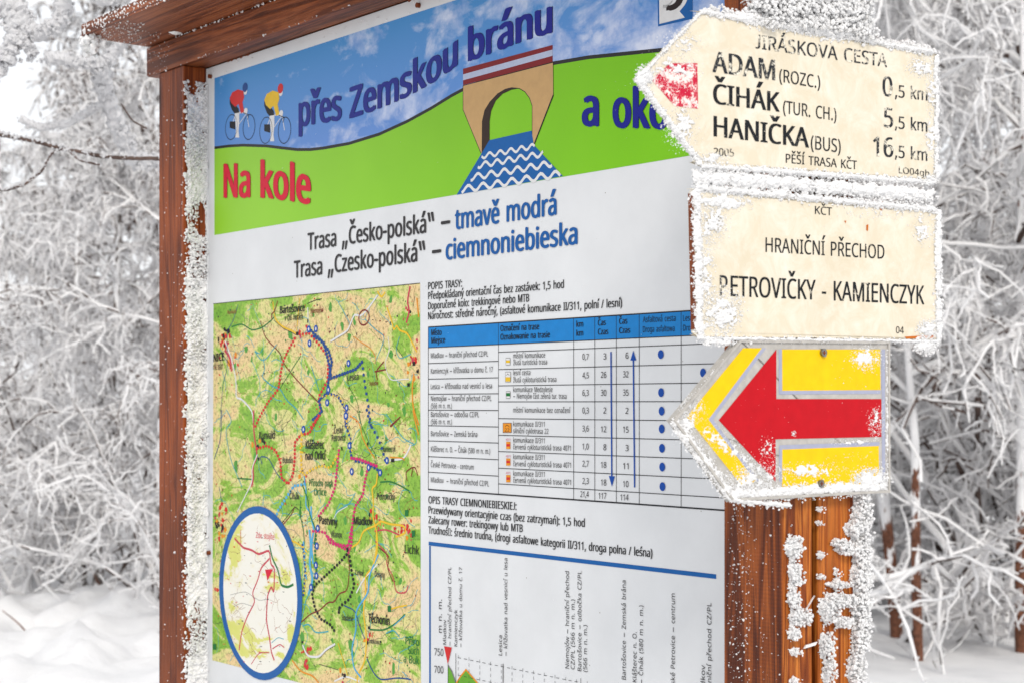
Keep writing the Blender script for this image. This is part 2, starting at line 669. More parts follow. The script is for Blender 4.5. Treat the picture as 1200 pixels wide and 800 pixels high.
ik('trail_faint', 64, 62, 60, wear=0.17, wearcol=srgb(228, 220, 204))
ik('trail_red', 206, 30, 64, wear=0.24, wearcol=srgb(236, 220, 214))
ik('arrow_red', 200, 6, 26, wear=0.0)
ik('arrow_yellow', 250, 206, 4, wear=0.0)
ik('plate_pale', 206, 202, 196)
ik('plate_blue', 172, 176, 198)


# ------------------------------------------------------------------ print on planes
FONT = None
try:
    _fp = os.path.join(bpy.utils.system_resource('DATAFILES'), 'fonts', 'NotoSansMath-Regular.woff2')
    if os.path.exists(_fp):
        FONT = bpy.data.fonts.load(_fp)
except Exception:
    FONT = None
_cache, _gc = {}, {}


def _raw(s):
    cu = bpy.data.curves.new('text', 'FONT')
    cu.body = s
    if FONT: cu.font = FONT
    cu.resolution_u = 4
    ob = bpy.data.objects.new('text', cu)
    COL.objects.link(ob)
    oe = ob.evaluated_get(bpy.context.evaluated_depsgraph_get())
    me = oe.to_mesh()
    n = len(me.vertices)
    V = np.zeros(n * 3, np.float32)
    me.vertices.foreach_get('co', V)
    V = V.reshape(-1, 3)[:, :2].copy()
    me.calc_loop_triangles()
    T = np.zeros(len(me.loop_triangles) * 3, np.int32)
    me.loop_triangles.foreach_get('vertices', T)
    T = T.reshape(-1, 3)
    oe.to_mesh_clear()
    bpy.data.objects.remove(ob)
    bpy.data.curves.remove(cu)
    return V, T


_HH = float(_raw('HH')[0][:, 0].max())
CAPH = float(_raw('H')[0][:, 1].max())
XH = float(_raw('x')[0][:, 1].max())
ACC = {}
for _b, _k, _l in (('a', 'a', 'á'), ('e', 'a', 'é'), ('i', 'a', 'í'), ('o', 'a', 'ó'), ('y', 'a', 'ý'), ('n', 'a', 'ń'), ('s', 'a', 'ś'), ('A', 'a', 'Á'), ('I', 'a', 'Í'), ('E', 'a', 'É'),
                   ('e', 'c', 'ě'), ('s', 'c', 'š'), ('c', 'c', 'č'), ('r', 'c', 'ř'), ('z', 'c', 'ž'), ('C', 'c', 'Č'), ('S', 'c', 'Š'), ('R', 'c', 'Ř'), ('E', 'c', 'Ě'), ('n', 'c', 'ň')):
    ACC[_l] = (_b, _k)


def _char(c):
    if c in _gc: return _gc[c]
    if c == ' ':
        g = (np.zeros((0, 2), np.float32), np.zeros((0, 3), np.int32), 0.26)
    elif c == '–':
        y = XH * 0.5
        g = (np.array([(0.05, y - .03), (0.45, y - .03), (0.45, y + .035), (0.05, y + .035)], np.float32), np.array([(0, 1, 2), (0, 2, 3)]), 0.5)
    elif c in '„“':
        q = np.array([(0.0, -0.13), (0.05, -0.13), (0.13, 0.1), (0.05, 0.1)], np.float32)
        V, T = [], []
        for k in (0, 1):
            v = q + np.array([0.04 + 0.17 * k, 0.0], np.float32)
            if c == '“': v = q * np.array([1, -1], np.float32) * np.array([-1, -1], np.float32) + np.array([0.17 + 0.17 * k, CAPH - 0.08], np.float32)
            V.append(v); T += [(4 * k, 4 * k + 1, 4 * k + 2), (4 * k, 4 * k + 2, 4 * k + 3)]
        g = (np.vstack(V), np.array(T), 0.40)
    elif c in ACC:
        b, k = ACC[c]
        V, T, adv = _char('ı' if False else b)
        if b == 'i':      # drop the dot
            top_v = V[:, 1] > XH * 1.12
            T = T[~top_v[T].any(1)]
        cx = (V[:, 0].min() + V[:, 0].max()) / 2
        if b in 'ei': cx += 0.01
        y = (CAPH if b.isupper() else XH) + 0.05
        if k == 'a':
            a = np.array([(cx - .05, y), (cx + .02, y), (cx + .13, y + .15), (cx + .03, y + .15)], np.float32)
            t = [(0, 1, 2), (0, 2, 3)]
        else:
            a = np.array([(cx - .14, y + .14), (cx - .07, y + .14), (cx, y + .06), (cx + .07, y + .14), (cx + .14, y + .14), (cx + .035, y), (cx - .035, y)], np.float32)
            t = [(0, 6, 1), (1, 6, 2), (6, 5, 2), (2, 5, 3), (3, 5, 4)]
        n = len(V)
        g = (np.vstack([V, a]), np.vstack([T, np.array(t) + n]), adv)
    else:
        V, T = _raw(c)
        adv = float(_raw('H' + c + 'H')[0][:, 0].max()) - _HH
        if c == 'J':
            lo, hi = V[:, 1].min(), V[:, 1].max()
            V[:, 1] = (V[:, 1] - lo) / (hi - lo) * CAPH
            V[:, 0] += 0.09; adv += 0.09
        g = (V, T, adv)
    _gc[c] = g
    return g


def glyphs(s):
    if s in _cache: return _cache[s]
    Vs, Ts, x, n = [], [], 0.0, 0
    for c in s:
        V, T, adv = _char(c)
        if len(V):
            Vs.append(V + np.array([x, 0], np.float32)); Ts.append(T + n); n += len(V)
        x += adv
    _cache[s] = (np.vstack(Vs), np.vstack(Ts))
    return _cache[s]


class Print:
    """Collects flat print on a frame's plane; one mesh per (part name, ink)."""
    def __init__(self, frame, base=0.0003):
        self.fr = frame
        self.base = base
        self.d = {}

    def _put(self, key, V, T):
        vs, ts, n = self.d.setdefault(key, [[], [], 0])
        vs.append(V)
        ts.append(np.asarray(T, np.int64) + n)
        self.d[key][2] = n + len(V)

    def tri(self, key, P2, T, lay):
        P2 = np.asarray(P2, float)
        V = np.zeros((len(P2), 3))
        V[:, 0] = P2[:, 0]
        V[:, 2] = P2[:, 1]
        V[:, 1] = -(self.base + lay * 0.00008)
        T = np.asarray(T)
        # face the viewer (-y)
        a = V[T[:, 0]]; b = V[T[:, 1]]; c = V[T[:, 2]]
        ny = np.cross(b - a, c - a)[:, 1]
        T = T.copy()
        fl = ny > 0
        T[fl] = T[fl][:, ::-1]
        self._put(key, V, T)

    def loc(self, pts):
        return np.array([self.fr.un(x, y) for x, y in pts])

    def poly(self, name, mat, pts, lay, local=False):
        P = np.asarray(pts, float) if local else self.loc(pts)
        T = tessellate_polygon([[Vector((p[0], p[1], 0)) for p in P]])
        self.tri((name, mat), P, np.array([tuple(t) for t in T]), lay)

    def line(self, name, mat, pts, wpx, lay, local=False, close=False):
        P = np.asarray(pts, float) if local else self.loc(pts)
        px = pts[0][0] if not local else 400
        w = wpx * (self.fr.scale(px) if not local else 1.0) * 0.5
        n = len(P)
        d = np.diff(P, axis=0)
        d /= np.maximum(np.linalg.norm(d, axis=1), 1e-9)[:, None]
        nn = np.stack([-d[:, 1], d[:, 0]], 1)
        m = np.zeros((n, 2))
        m[0] = nn[0]; m[-1] = nn[-1]
        for i in range(1, n - 1):
            s = nn[i - 1] + nn[i]
            L = s @ s
            m[i] = s * (2 / L) if L > 0.6 else nn[i]
        V = np.vstack([P + m * w, P - m * w])
        T = []
        for i in range(n - 1):
            T += [(i, i + 1, n + i + 1), (i, n + i + 1, n + i)]
        self.tri((name, mat), V, np.array(T), lay)

    def dots(self, name, mat, pts, rpx, gap, lay, asp=1.0):
        q = np.array(pts, float)
        r = rpx * self.fr.scale(pts[0][0])
        seg = np.linalg.norm(np.diff(q, axis=0) * np.array([1.3, 1.0]), axis=1)
        tot = seg.sum()
        cum = np.concatenate([[0], np.cumsum(seg)])
        k = max(1, int(tot / gap))
        for i in range(k + 1):
            t = tot * i / k
            x, z = self.fr.un(float(np.interp(t, cum, q[:, 0])), float(np.interp(t, cum, q[:, 1])))
            a = np.linspace(0, 2 * math.pi, 9)[:-1]
            Q = np.stack([x + r * np.cos(a) * asp, z + r * np.sin(a)], 1)
            self.tri((name, mat), Q, np.array([(0, j, j + 1) for j in range(1, 7)]), lay)

    def ell(self, name, mat, cx, cy, rx, ry, lay, n=24):
        """ellipse given in pixels, made a true shape on the plane"""
        c = np.array(self.fr.un(cx, cy))
        ru = abs(self.fr.un(cx + rx, cy)[0] - self.fr.un(cx - rx, cy)[0]) / 2
        rv = ry * self.fr.scale(cx)
        a = np.linspace(0, 2 * math.pi, n + 1)[:-1]
        Q = np.stack([c[0] + ru * np.cos(a), c[1] + rv * np.sin(a)], 1)
        self.tri((name, mat), Q, np.array([(0, j, j + 1) for j in range(1, n - 1)]), lay)

    def text(self, name, mat, s, pts, cap, lay, bold=0.0, outline=None, ocol=None):
        """baseline through the pixel points pts; cap height in pixels at the first"""
        V, T = glyphs(s)
        P = self.loc(pts)
        x0, x1 = V[:, 0].min() - bold, V[:, 0].max() + bold
        sx = (P[-1, 0] - P[0, 0]) / (x1 - x0)
        sy = cap * self.fr.scale(pts[0][0]) / CAPH
        def place(V):
            u = P[0, 0] + (V[:, 0] - x0) * sx
            if len(P) > 2:
                c = np.polyfit(P[:, 0], P[:, 1], min(len(P) - 1, 3))
                base = np.polyval(c, u)
            else:
                base = P[0, 1] + (u - P[0, 0]) * (P[1, 1] - P[0, 1]) / (P[1, 0] - P[0, 0])
            return np.stack([u, base + V[:, 1] * sy], 1)
        if name in ('title_lettering', 'lettering'):      # every word its own part
            self.uid = getattr(self, 'uid', 0) + 1
            name = name + '#%d' % self.uid
        # heavier strokes: the glyph laid down a few times, each a hair beside the last
        sh = [(0, 0)] if bold <= 0 else [(-bold, 0), (0, 0), (bold, 0)] + ([(-bold * .5, bold * .4), (bold * .5, -bold * .4)] if bold > 0.02 else [])
        for i, (dx, dy) in enumerate(sh):
            self.tri((name, mat), place(V + np.array([dx, dy], np.float32)), T, lay + i * 0.25)
        if outline:
            o = outline - bold * 0.5
            for i in range(10):
                a = 2 * math.pi * i / 10
                ex = bold * (1 if math.cos(a) > 0 else -1) * (abs(math.cos(a)) > 0.3)
                self.tri((name.replace('lettering', 'outline'), ocol), place(V + np.array([ex + o * math.cos(a), o * math.sin(a) + 0.0], np.float32)), T, lay - 3 + i * 0.25)

    def vtext(self, name, mat, s, x, y0, y1, cap, lay, bold=0.0):
        """text running upward; baseline at column x, from row y0 up to row y1"""
        V, T = glyphs(s)
        u0, v0 = self.fr.un(x, y0)
        _, v1 = self.fr.un(x, y1)
        x0, x1 = V[:, 0].min(), V[:, 0].max()
        sx = (v1 - v0) / (x1 - x0)
        uc = self.fr.un(x - cap, y0)[0]
        sy = (u0 - uc) / CAPH
        self.tri((name, mat), np.stack([u0 - V[:, 1] * sy, v0 + (V[:, 0] - x0) * sx], 1), T, lay)

    def build(self, parent):
        out = {}
        for (name, mat), (vs, ts, n) in self.d.items():
            nm = name.split('#')[0]
            me = mesh_np(nm, np.vstack(vs), np.vstack(ts), INK[mat] if isinstance(mat, str) else mat)
            out[(name, mat)] = link(nm, me, parent, 'stuff' if (len(vs) > 1 or '#' in name) else None)
        return out


# ------------------------------------------------------------------ frost
def ico(sub):
    import bmesh
    bm = bmesh.new()
    bmesh.ops.create_icosphere(bm, subdivisions=sub, radius=1)
    V = np.array([v.co[:] for v in bm.verts])
    T = np.array([[v.index for v in f.verts] for f in bm.faces])
    bm.free()
    return V, T


ICO1, ICO2 = ico(1), ico(2)


def blobs(C, r, sub=2, jit=0.35, squash=None):
    V, T = ICO1 if sub == 1 else ICO2
    C = np.asarray(C, float)
    r = np.asarray(r, float)
    n = len(C)
    J = 1 + NR.uniform(-jit, jit * 1.4, (n, len(V), 1))
    an = NR.uniform(0.7, 1.35, (n, 1, 3))
    P = V[None] * J * an * r[:, None, None]
    if squash is not None:
        P = P * np.asarray(squash)[None, None, :]
    P = P + C[:, None, :]
    Fc = T[None] + (np.arange(n) * len(V))[:, None, None]
    return P.reshape(-1, 3), Fc.reshape(-1, 3)


def frost_obj(name, parts, parent, mat=None, smooth=False):
    vs, fs, n = [], [], 0
    for V, T in parts:
        vs.append(V); fs.append(T + n); n += len(V)
    me = mesh_np(name, np.vstack(vs), np.vstack(fs), mat or M_FROST, smooth)
    return link(name, me, parent, 'stuff')


def px_scatter(fr, specs, off=0.0, sub=1, jit=0.6, keep=None, rs=0.46, ns=1.7):
    """specs: ('line',x0,y0,x1,y1,spread,n,r0,r1) / ('blob',cx,cy,rx,ry,n,r0,r1); sizes in pixels of the photograph"""
    C, Rr = [], []
    for sp in specs:
        if sp[0] == 'line':
            _, x0, y0, x1, y1, w, n, r0, r1 = sp
            for _ in range(int(n * ns)):
                t = R.random()
                x = x0 + (x1 - x0) * t + R.gauss(0, w)
                y = y0 + (y1 - y0) * t + R.gauss(0, w)
                C.append((x, y)); Rr.append(R.uniform(r0, r1) * R.uniform(0.6, 1))
        else:
            _, cx, cy, rx, ry, n, r0, r1 = sp
            for _ in range(int(n * ns)):
                a = R.uniform(0, 2 * math.pi); q = math.sqrt(R.random())
                if R.random() < 0.3: q *= 1.25
                C.append((cx + rx * q * math.cos(a), cy + ry * q * math.sin(a))); Rr.append(R.uniform(r0, r1) * R.uniform(0.5, 1))
    P, rr = [], []
    for (x, y), r in zip(C, Rr):
        if keep and not keep(x, y): continue
        u, v = fr.un(x, y)
        s = fr.scale(x)
        P.append((u, -off + R.uniform(-0.4, 0.2) * r * s, v))
        rr.append(r * s * rs)
    return blobs(P, rr, sub, jit)


_LAT = np.random.default_rng(5).uniform(-1, 1, (256, 256))


def vnoise(x, y, f):
    x = x * f + 37.3; y = y * f + 91.7
    xi = np.floor(x).astype(int); yi = np.floor(y).astype(int)
    fx = x - xi; fy = y - yi
    fx = fx * fx * (3 - 2 * fx); fy = fy * fy * (3 - 2 * fy)
    g = lambda a, b: _LAT[a % 256, b % 256]
    return (g(xi, yi) * (1 - fx) + g(xi + 1, yi) * fx) * (1 - fy) + (g(xi, yi + 1) * (1 - fx) + g(xi + 1, yi + 1) * fx) * fy


def frost_field(X, Y, specs, w=1.0):
    """how thickly rime lies, from the same list of lines and patches"""
    H = np.zeros_like(X)
    for sp in specs:
        if sp[0] == 'line':
            _, x0, y0, x1, y1, wd = sp[:6]
            dx, dy = x1 - x0, y1 - y0
            t = np.clip(((X - x0) * dx + (Y - y0) * dy) / (dx * dx + dy * dy), 0, 1)
            d = np.hypot(X - x0 - dx * t, Y - y0 - dy * t)
            h = np.exp(-(d / (wd * 1.7 * w)) ** 2) * min(1.0, sp[8] / 3.2)
        else:
            _, cx, cy, rx, ry = sp[:5]
            q = np.hypot((X - cx) / rx, (Y - cy) / ry)
            h = np.exp(-(q / 0.85) ** 2.5) * min(1.0, sp[7] / 2.8) * min(1.0, sp[5] / (rx * ry * 0.55))
        H = np.maximum(H, h)
    return H


def crust(specs, place, bbox, step=0.9, thr=0.42, amp=6.0, w=1.0):
    """a lumpy rime sheet; place(px, py, off_px) gives points; thickness in photograph pixels"""
    xs = np.arange(bbox[0], bbox[2], step); ys = np.arange(bbox[1], bbox[3], step)
    X, Y = np.meshgrid(xs, ys)
    n = 0.20 * vnoise(X, Y, 0.09) + 0.26 * vnoise(X, Y, 0.21) + 0.28 * vnoise(X, Y, 0.43) + 0.20 * vnoise(X + 50, Y, 0.85)
    H = frost_field(X, Y, specs, w)
    V = H + n * (0.55 + 0.45 * H) - thr - 0.06
    V[H < 0.10] = -1
    Z = np.maximum(V, -0.04) * amp
    P = place(X.ravel(), Y.ravel(), Z.ravel())
    nx = len(xs)
    i, j = np.meshgrid(np.arange(nx - 1), np.arange(len(ys) - 1))
    a = (j * nx + i).ravel()
    Fc = np.stack([a, a + nx, a + nx + 1, a + 1], 1)
    v = V.ravel()
    ok = (v[Fc] > -0.035).all(1)
    Fc = Fc[ok]
    used, inv = np.unique(Fc, return_inverse=True)
    Fc = inv.reshape(-1, 4)
    return P[used], np.vstack([Fc[:, [0, 1, 2]], Fc[:, [0, 2, 3]]])


def plane_place(fr, base=0.0):
    def f(px, py, off):
        r0 = (px - 600) / F
        t = (fr.o @ fr.ay - base) / (r0 * fr.ay[0] + fr.ay[1])
        x = r0 * t - fr.o[0]; y = t - fr.o[1]
        u = x * fr.ax[0] + y * fr.ax[1]
        m = t / F
        return np.stack([u, -base - off * m, CAMZ + (HZ - py) * m], 1)
    return f


def smesh(name, pb, mat, parent, bevel=0.0, smooth=False):
    return link(name, pb.mesh(name, mat, smooth, bevel), parent)


# ================================================================== GROUND
def gh(x, y):
    h = 0.10 * mnoise.noise(Vector((x * 0.45, y * 0.45, 3.1))) + 0.28 * mnoise.noise(Vector((x * 0.11 + 5, y * 0.11, 1.2)))
    if x < 0.5:
        k = max(0.0, min(1.0, (y - 6) / 5))
        h += k * (0.17 * mnoise.noise(Vector((x * 1.7, y * 1.0, 7.7))) + 0.20 * abs(mnoise.noise(Vector((x * 3.9, y * 2.2, 2.7)))) + 0.07 * mnoise.noise(Vector((x * 8.5, y * 4.5, 5.7))) - 0.16 * max(0, mnoise.noise(Vector((x * 2.6, y * 2.1, 9.7)))) )
        h += 0.055 * min(6, max(0, y - 9)) * min(1, max(0, (0.5 - x) / 2))
    return h * min(1.0, max(0.1, (y - 3.2) / 5))


def build_ground():
    xs = np.concatenate([np.linspace(-400, -22, 14), np.linspace(-20, -8.2, 24), np.linspace(-8, 8, 161), np.linspace(8.3, 20, 24), np.linspace(22, 400, 14)])
    ys = np.concatenate([np.linspace(-300, -8, 10), np.linspace(-6, 6.8, 33), np.linspace(6.9, 17.9, 140), np.linspace(18, 24, 30), np.linspace(25, 60, 30), np.linspace(70, 700, 16)])
    nx, ny = len(xs), len(ys)
    V = np.array([(x, y, gh(x, y) if (abs(x) < 60 and -8 < y < 100) else 0.0) for y in ys for x in xs])
    i, j = np.meshgrid(np.arange(nx - 1), np.arange(ny - 1))
    a = (j * nx + i).ravel()
    Fc = np.stack([a, a + 1, a + nx + 1, a + nx], 1)
    o = link('ground_snow', mesh_np('ground_snow', V, Fc, M_SNOW, True))
    tag(o, 'lumpy white snow covering the ground around the notice board', kind='structure')


build_ground()

# ================================================================== NOTICE BOARD
board = empty('notice_board', BF)
tag(board, 'large wooden notice board with map panel titled Na kole and little roof', 'notice board')
Y_PF = -0.058            # front face of the posts
Y_PB = 0.083             # rear face


def s2u(s): return s - S_MID


UL0, UL1 = s2u(-3.697), s2u(-3.5705)
UR0, UR1 = s2u(-1.836), s2u(POST_S)
Z_TOP = CAMZ + 0.7495
POST_BOT = -0.35


def post(name, u0, u1, y0, y1, mat, z1=Z_TOP - 0.001):
    o = smesh(name, PB().box(u0, u1, y0, y1, POST_BOT, z1), mat, board, bevel=0.0025)
    return o


ZR = CAMZ + 1.02
post('post', UL0, UL1, Y_PF, -0.003, M_POST_L)
post('post', UL0, UL1, 0.012, Y_PB, M_POST_B)
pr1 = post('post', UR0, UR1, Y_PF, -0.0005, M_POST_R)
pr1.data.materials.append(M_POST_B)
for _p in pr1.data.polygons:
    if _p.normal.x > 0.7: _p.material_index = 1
pr2 = post('post', UR0, UR1, 0.0115, Y_PB, M_POST_B)
# a thin strip edge of the panel's batten shows in the gap of the right post
smesh('batten', PB().box(UR0 + 0.02, UR1 - 0.060, 0.0002, 0.0112, 0.6, Z_TOP - 0.01), M_POST_R, board)

# beam, flush with the post fronts, resting on their tops
BZ0, BZ1 = Z_TOP, CAMZ + 0.8155
UB0 = s2u(-3.7565)
UB1 = s2u(-1.66)
smesh('beam', PB().box(UB0, UB1, Y_PF - 0.003, 0.0, BZ0, BZ1), M_BEAM, board, bevel=0.002)
smesh('beam', PB().box(UB0, UB1, 0.012, Y_PB + 0.003, BZ0, BZ1), M_BEAM, board, bevel=0.002)
# roof boards: front one seen from below
rb = PB()
y_f = -(P0 - 1.5706)


def roofboard(ya, za, yb, zb, th, mat, u0=UB0, u1=UB1 + 0.02):
    vs = [(u0, ya, za), (u1, ya, za), (u1, yb, zb), (u0, yb, zb), (u0, ya, za + th), (u1, ya, za + th), (u1, yb, zb + th), (u0, yb, zb + th)]
    b = PB().add(vs, [(0, 3, 2, 1), (4, 5, 6, 7), (0, 1, 5, 4), (1, 2, 6, 5), (2, 3, 7, 6), (3, 0, 4, 7)])
    return smesh('roof_board', b, mat, board, bevel=0.0012)


roofboard(y_f, CAMZ + 0.8235, 0.012, BZ1 + 0.0015, 0.027, M_ROOF)
roofboard(0.016, BZ1 + 0.0015, 0.22, CAMZ + 0.8235, 0.027, M_ROOF)
# snow on the roof
gx = []
for i in range(70):
    for j in range(14):
        u = UB0 + 0.10 + (UB1 - UB0 - 0.10) * i / 69
        y = y_f + 0.10 + (0.10 - y_f) * j / 13
        gx.append((u + R.uniform(-.01, .01), y + R.uniform(-.01, .01), CAMZ + 0.858 + R.uniform(0, 0.02)))
gx = np.array(gx)
frost_obj('roof_snow', [blobs(gx, NR.uniform(0.018, 0.032, len(gx)), 2, 0.12)], board, smooth=True)

# panel
PU0 = BF.un(243, 400)[0]
PU1 = UR0 + 0.015
PZ1 = CAMZ + 0.7475
PZ0 = CAMZ - 0.68
panel = smesh('panel', PB().box(PU0 - 0.02 + 0.0205, PU1, 0.0, 0.0095, PZ0, PZ1), M_PANEL, board, bevel=0.0008)
# folded rim down the left edge
rim = smesh('rim', PB().box(PU0 + 0.0005, PU0 + 0.006, -0.0035, 0.0, PZ0 + 0.001, PZ1 - 0.001), M_PANEL, panel, bevel=0.0006)

P = Print(BF)
VX, VY = -922.0, 472.0


def hy(x, x0, y0):       # row of a level line through (x0, y0) at column x
    return VY + (y0 - VY) * (x - VX) / (x0 - VX)


# --- header picture
top = [(251.5, 92.0), (880, hy(880, 251.5, 92.0))]
hill = [(251.4, 173.6), (268, 171.5), (285, 170.5), (312.5, 171.4), (330, 173.6), (348, 175.6), (364, 175.6), (378.5, 174), (408.7, 168.6), (444.5, 157.6), (477.5, 142.5),
        (505, 127.4), (529.7, 112.2), (545, 104), (570, 93), (600, 84), (649, 74.4), (690, 67.5), (735, 63), (774, 59), (820, 55), (880, 51)]
P.poly('sky_picture', M_SKYP, top + hill[::-1], 0)
P.poly('meadow_picture', M_GREENP, hill + [(880, hy(880, 251.4, 275.8)), (251.4, 275.8)], 0)
P.line('hill_line', 'hill_line', hill, 3.2, 1)


def c3(pts): return [(480 + x / 3.334, y / 3.334) for x, y in pts]


arch = [(480, 566), (480, 415), (470, 385), (452, 360), (430, 347), (400, 344), (375, 350), (345, 368), (315, 400), (295, 432), (285, 475), (284, 600)]
body = [(210, 336), (562, 245), (563, 372), (487, 568)] + arch + [(278, 598), (210, 430)]
P.poly('bridge_picture', 'tan', c3(body), 5)
P.line('bridge_outline', 'outline', c3([(210, 336), (562, 245), (563, 372), (487, 568)]), 0.7, 6)
P.line('bridge_outline', 'outline', c3([(210, 336), (210, 430), (280, 600)]), 0.9, 6)
P.line('bridge_outline', 'outline', c3([(563, 372), (487, 568)]), 2.2, 6.3)
P.line('bridge_outline', 'outline', c3(arch), 0.9, 6)
P.poly('bridge_reveal', 'reveal', c3([(284, 597), (285, 475), (295, 432), (315, 400), (345, 368), (375, 350), (400, 344), (430, 347), (400, 352), (365, 368), (338, 395), (320, 435), (314, 475), (314, 550)]), 5.5)
P.poly('bridge_parapet', 'bar_red', c3([(210, 270), (560, 177), (560, 195), (210, 292)]), 5)
P.poly('bridge_rail', 'bar_pale', c3([(210, 292), (560, 195), (560, 219), (210, 315)]), 5)
P.poly('bridge_parapet', 'bar_red', c3([(210, 315), (560, 219), (560, 243), (210, 334)]), 5)
P.poly('water_picture', 'frame_blue', c3([(313, 549), (478, 512), (487, 568), (600, 689), (185, 762), (283, 600)]), 6.6)
for k, (xa, ya, xb, yb) in enumerate([(283, 612, 490, 572), (268, 648, 523, 602), (240, 695, 558, 640), (205, 742, 590, 680)]):
    n = 50
    cyc = 5 + k * 0.6
    pts = []
    for i in range(n + 1):
        t = i / n
        pts.append((xa + (xb - xa) * t, ya + (yb - ya) * t + math.sin(t * 2 * math.pi * cyc + 0.6 * k) * (9 + 1.3 * k)))
    P.line('water_waves', 'white', c3(pts), 3.0 + 0.2 * k, 7)
# route number plate in the corner
P.poly('number_plate_picture', 'frame_blue', [(770.5, -40), (812, -55), (812, 22.5), (771.5, 31.5)], 5)
P.poly('number_plate_field', 'white', [(772.5, -40), (797, -48), (797, 14), (803, 21), (773.2, 28.5)], 6)
P.text('number_plate_digit', 'dark_brown', '9', [(779, 13.5), (804, 6)], 40, 8, 0.04, 0.09, 'white')

# cyclists (flat print)


def cyclist(x0, y0, sc, shirt, helmet):
    def q(pts): return [(x0 + x * sc, y0 + y * sc) for x, y in pts]
    for wx in (11, 33):
        cx, cy = x0 + wx * sc, y0 + 45 * sc
        c = np.array(BF.un(cx, cy))
        m = BF.scale(cx)
        ru = abs(BF.un(cx + 7.5 * sc, cy)[0] - c[0]); rv = 15.5 * sc * m
        a = np.linspace(0, 2 * math.pi, 25)
        P.line('cyclist_wheel', 'outline', np.stack([c[0] + ru * np.cos(a), c[1] + rv * np.sin(a)], 1), 0.9 * m, 3 + 0.1 * wx, local=True)
    P.line('cyclist_bike_frame', 'white', q([(11, 45), (17, 27), (30, 27), (33, 45)]), 1.3, 3.3)
    P.line('cyclist_bike_frame', 'white', q([(17, 28), (18, 45), (30, 28)]), 1.0, 3.7)
    P.poly('cyclist_leg', 'white', q([(15, 24), (21, 25), (21, 40), (20, 50), (21, 58), (16, 58), (17, 48), (16, 38)]), 4.1)
    P.poly('cyclist_shorts', 'outline', q([(9, 8), (14, 14), (20, 22), (21, 27), (15, 28), (12, 24), (9, 16)]), 4.3)
    P.poly('cyclist_pedal', 'outline', q([(9, 38), (16, 38), (16, 48), (9, 46)]), 3.9)
    P.poly('cyclist_shirt', shirt, q([(9, 9), (12, 2), (19, -2), (26, 0), (27, 8), (25, 14), (27, 26), (23, 28), (20, 16), (16, 20), (11, 15)]), 4.6)
    P.ell('cyclist_face', 'white', x0 + 28.6 * sc, y0 + 0.5 * sc, 2.2 * sc, 4.2 * sc, 4.8, 10)
    P.ell('cyclist_helmet', helmet, x0 + 28.2 * sc, y0 - 4.5 * sc, 3.3 * sc, 6 * sc, 5.0, 12)
    P.ell('cyclist_glove', 'white', x0 + 29 * sc, y0 + 25 * sc, 2.4 * sc, 4 * sc, 5.0, 10)
    P.line('cyclist_handlebar', 'outline', q([(26, 27), (33, 30), (31, 36)]), 0.9, 5.2)


cyclist(261, 107, 0.94, 'map_red', 'route_blue')
cyclist(301, 108.5, 0.99, 'yellow', 'map_red')

# titles
P.text('title_lettering', 'title_blue', 'přes', [(350.5, 148.5), (401, 140)], 35, 12, 0.030, 0.020, 'outline')
P.text('title_lettering', 'title_blue', 'Zemskou', [(410, 139), (447, 126), (478.8, 113), (507, 96.5), (537, 76)], 35, 12, 0.030, 0.020, 'outline')
P.text('title_lettering', 'navy', 'bránu', [(549, 72), (573, 63.5), (609, 50), (648, 38)], 37, 12, 0.030, 0.020, 'outline')
P.text('title_lettering', 'red', 'Na', [(262.4, 231.6), (294, 231)], 38.5, 12, 0.030, 0.020, 'outline')
P.text('title_lettering', 'red', 'kole', [(305.6, 231.6), (325, 233), (345, 236), (365, 239)], 41, 12, 0.030, 0.020, 'outline')
P.text('title_lettering', 'navy', 'a', [(682.5, 147), (702.5, 147.6)], 44, 12, 0.030, 0.020, 'outline')
P.text('title_lettering', 'navy', 'okolí', [(718.5, 149), (811, 151.5)], 44, 12, 0.030, 0.020, 'outline')
P.text('route_lettering', 'soft_black', 'Trasa „Česko-polská“ –', [(360.8, 293.4), (528, 268.5)], 19.5, 10, 0.022)
P.text('route_lettering_blue', 'text_blue', 'tmavě modrá', [(533.5, 269), (652.9, 251.5)], 23.5, 10, 0.028)
P.text('route_lettering', 'soft_black', 'Trasa „Czesko-polská“ –', [(344.8, 326), (517.5, 302.5)], 19.5, 10, 0.022)
P.text('route_lettering_blue', 'text_blue', 'ciemnoniebieska', [(522.7, 304.5), (677.5, 285.8)], 23, 10, 0.028)

# description blocks
tb = 0.016
for s, p0, p1 in [('POPIS TRASY:', (502.1, 339.5), (541.9, 336.2)), ('Předpokládaný orientační čas bez zastávek: 1,5 hod', (502.1, 351.1), (661.3, 337.6)),
                  ('Doporučené kolo: trekkingové nebo MTB', (502.1, 362.8), (620.6, 353.6)),
                  ('Náročnost: středně náročný, (asfaltové komunikace II/311, polní / lesní)', (502.1, 374.4), (729.5, 359.6)),
                  ('OPIS TRASY CIEMNONIEBIESKIEJ:', (502.5, 589), (605.8, 597)), ('Przewidywany orientacyjnie czas (bez zatrzymań): 1,5 hod', (502.5, 600.8), (685.8, 616.8)),
                  ('Zalecany rower: trekingowy lub MTB', (502.5, 612.4), (613, 623)),
                  ('Trudność: średnio trudna, (drogi asfaltowe kategorii II/311, droga polna / leśna)', (502.5, 624.4), (765, 652.5))]:
    P.text('description_lettering', 'black', s, [p0, p1], 8.4, 10, tb)

# --- table
XE = 880
P.poly('table_header', 'table_blue', [(502.1, 383.4), (XE, hy(XE, 502.1, 383.4)), (XE, hy(XE, 502.5, 407.2)), (502.1, 407.2)], 2)


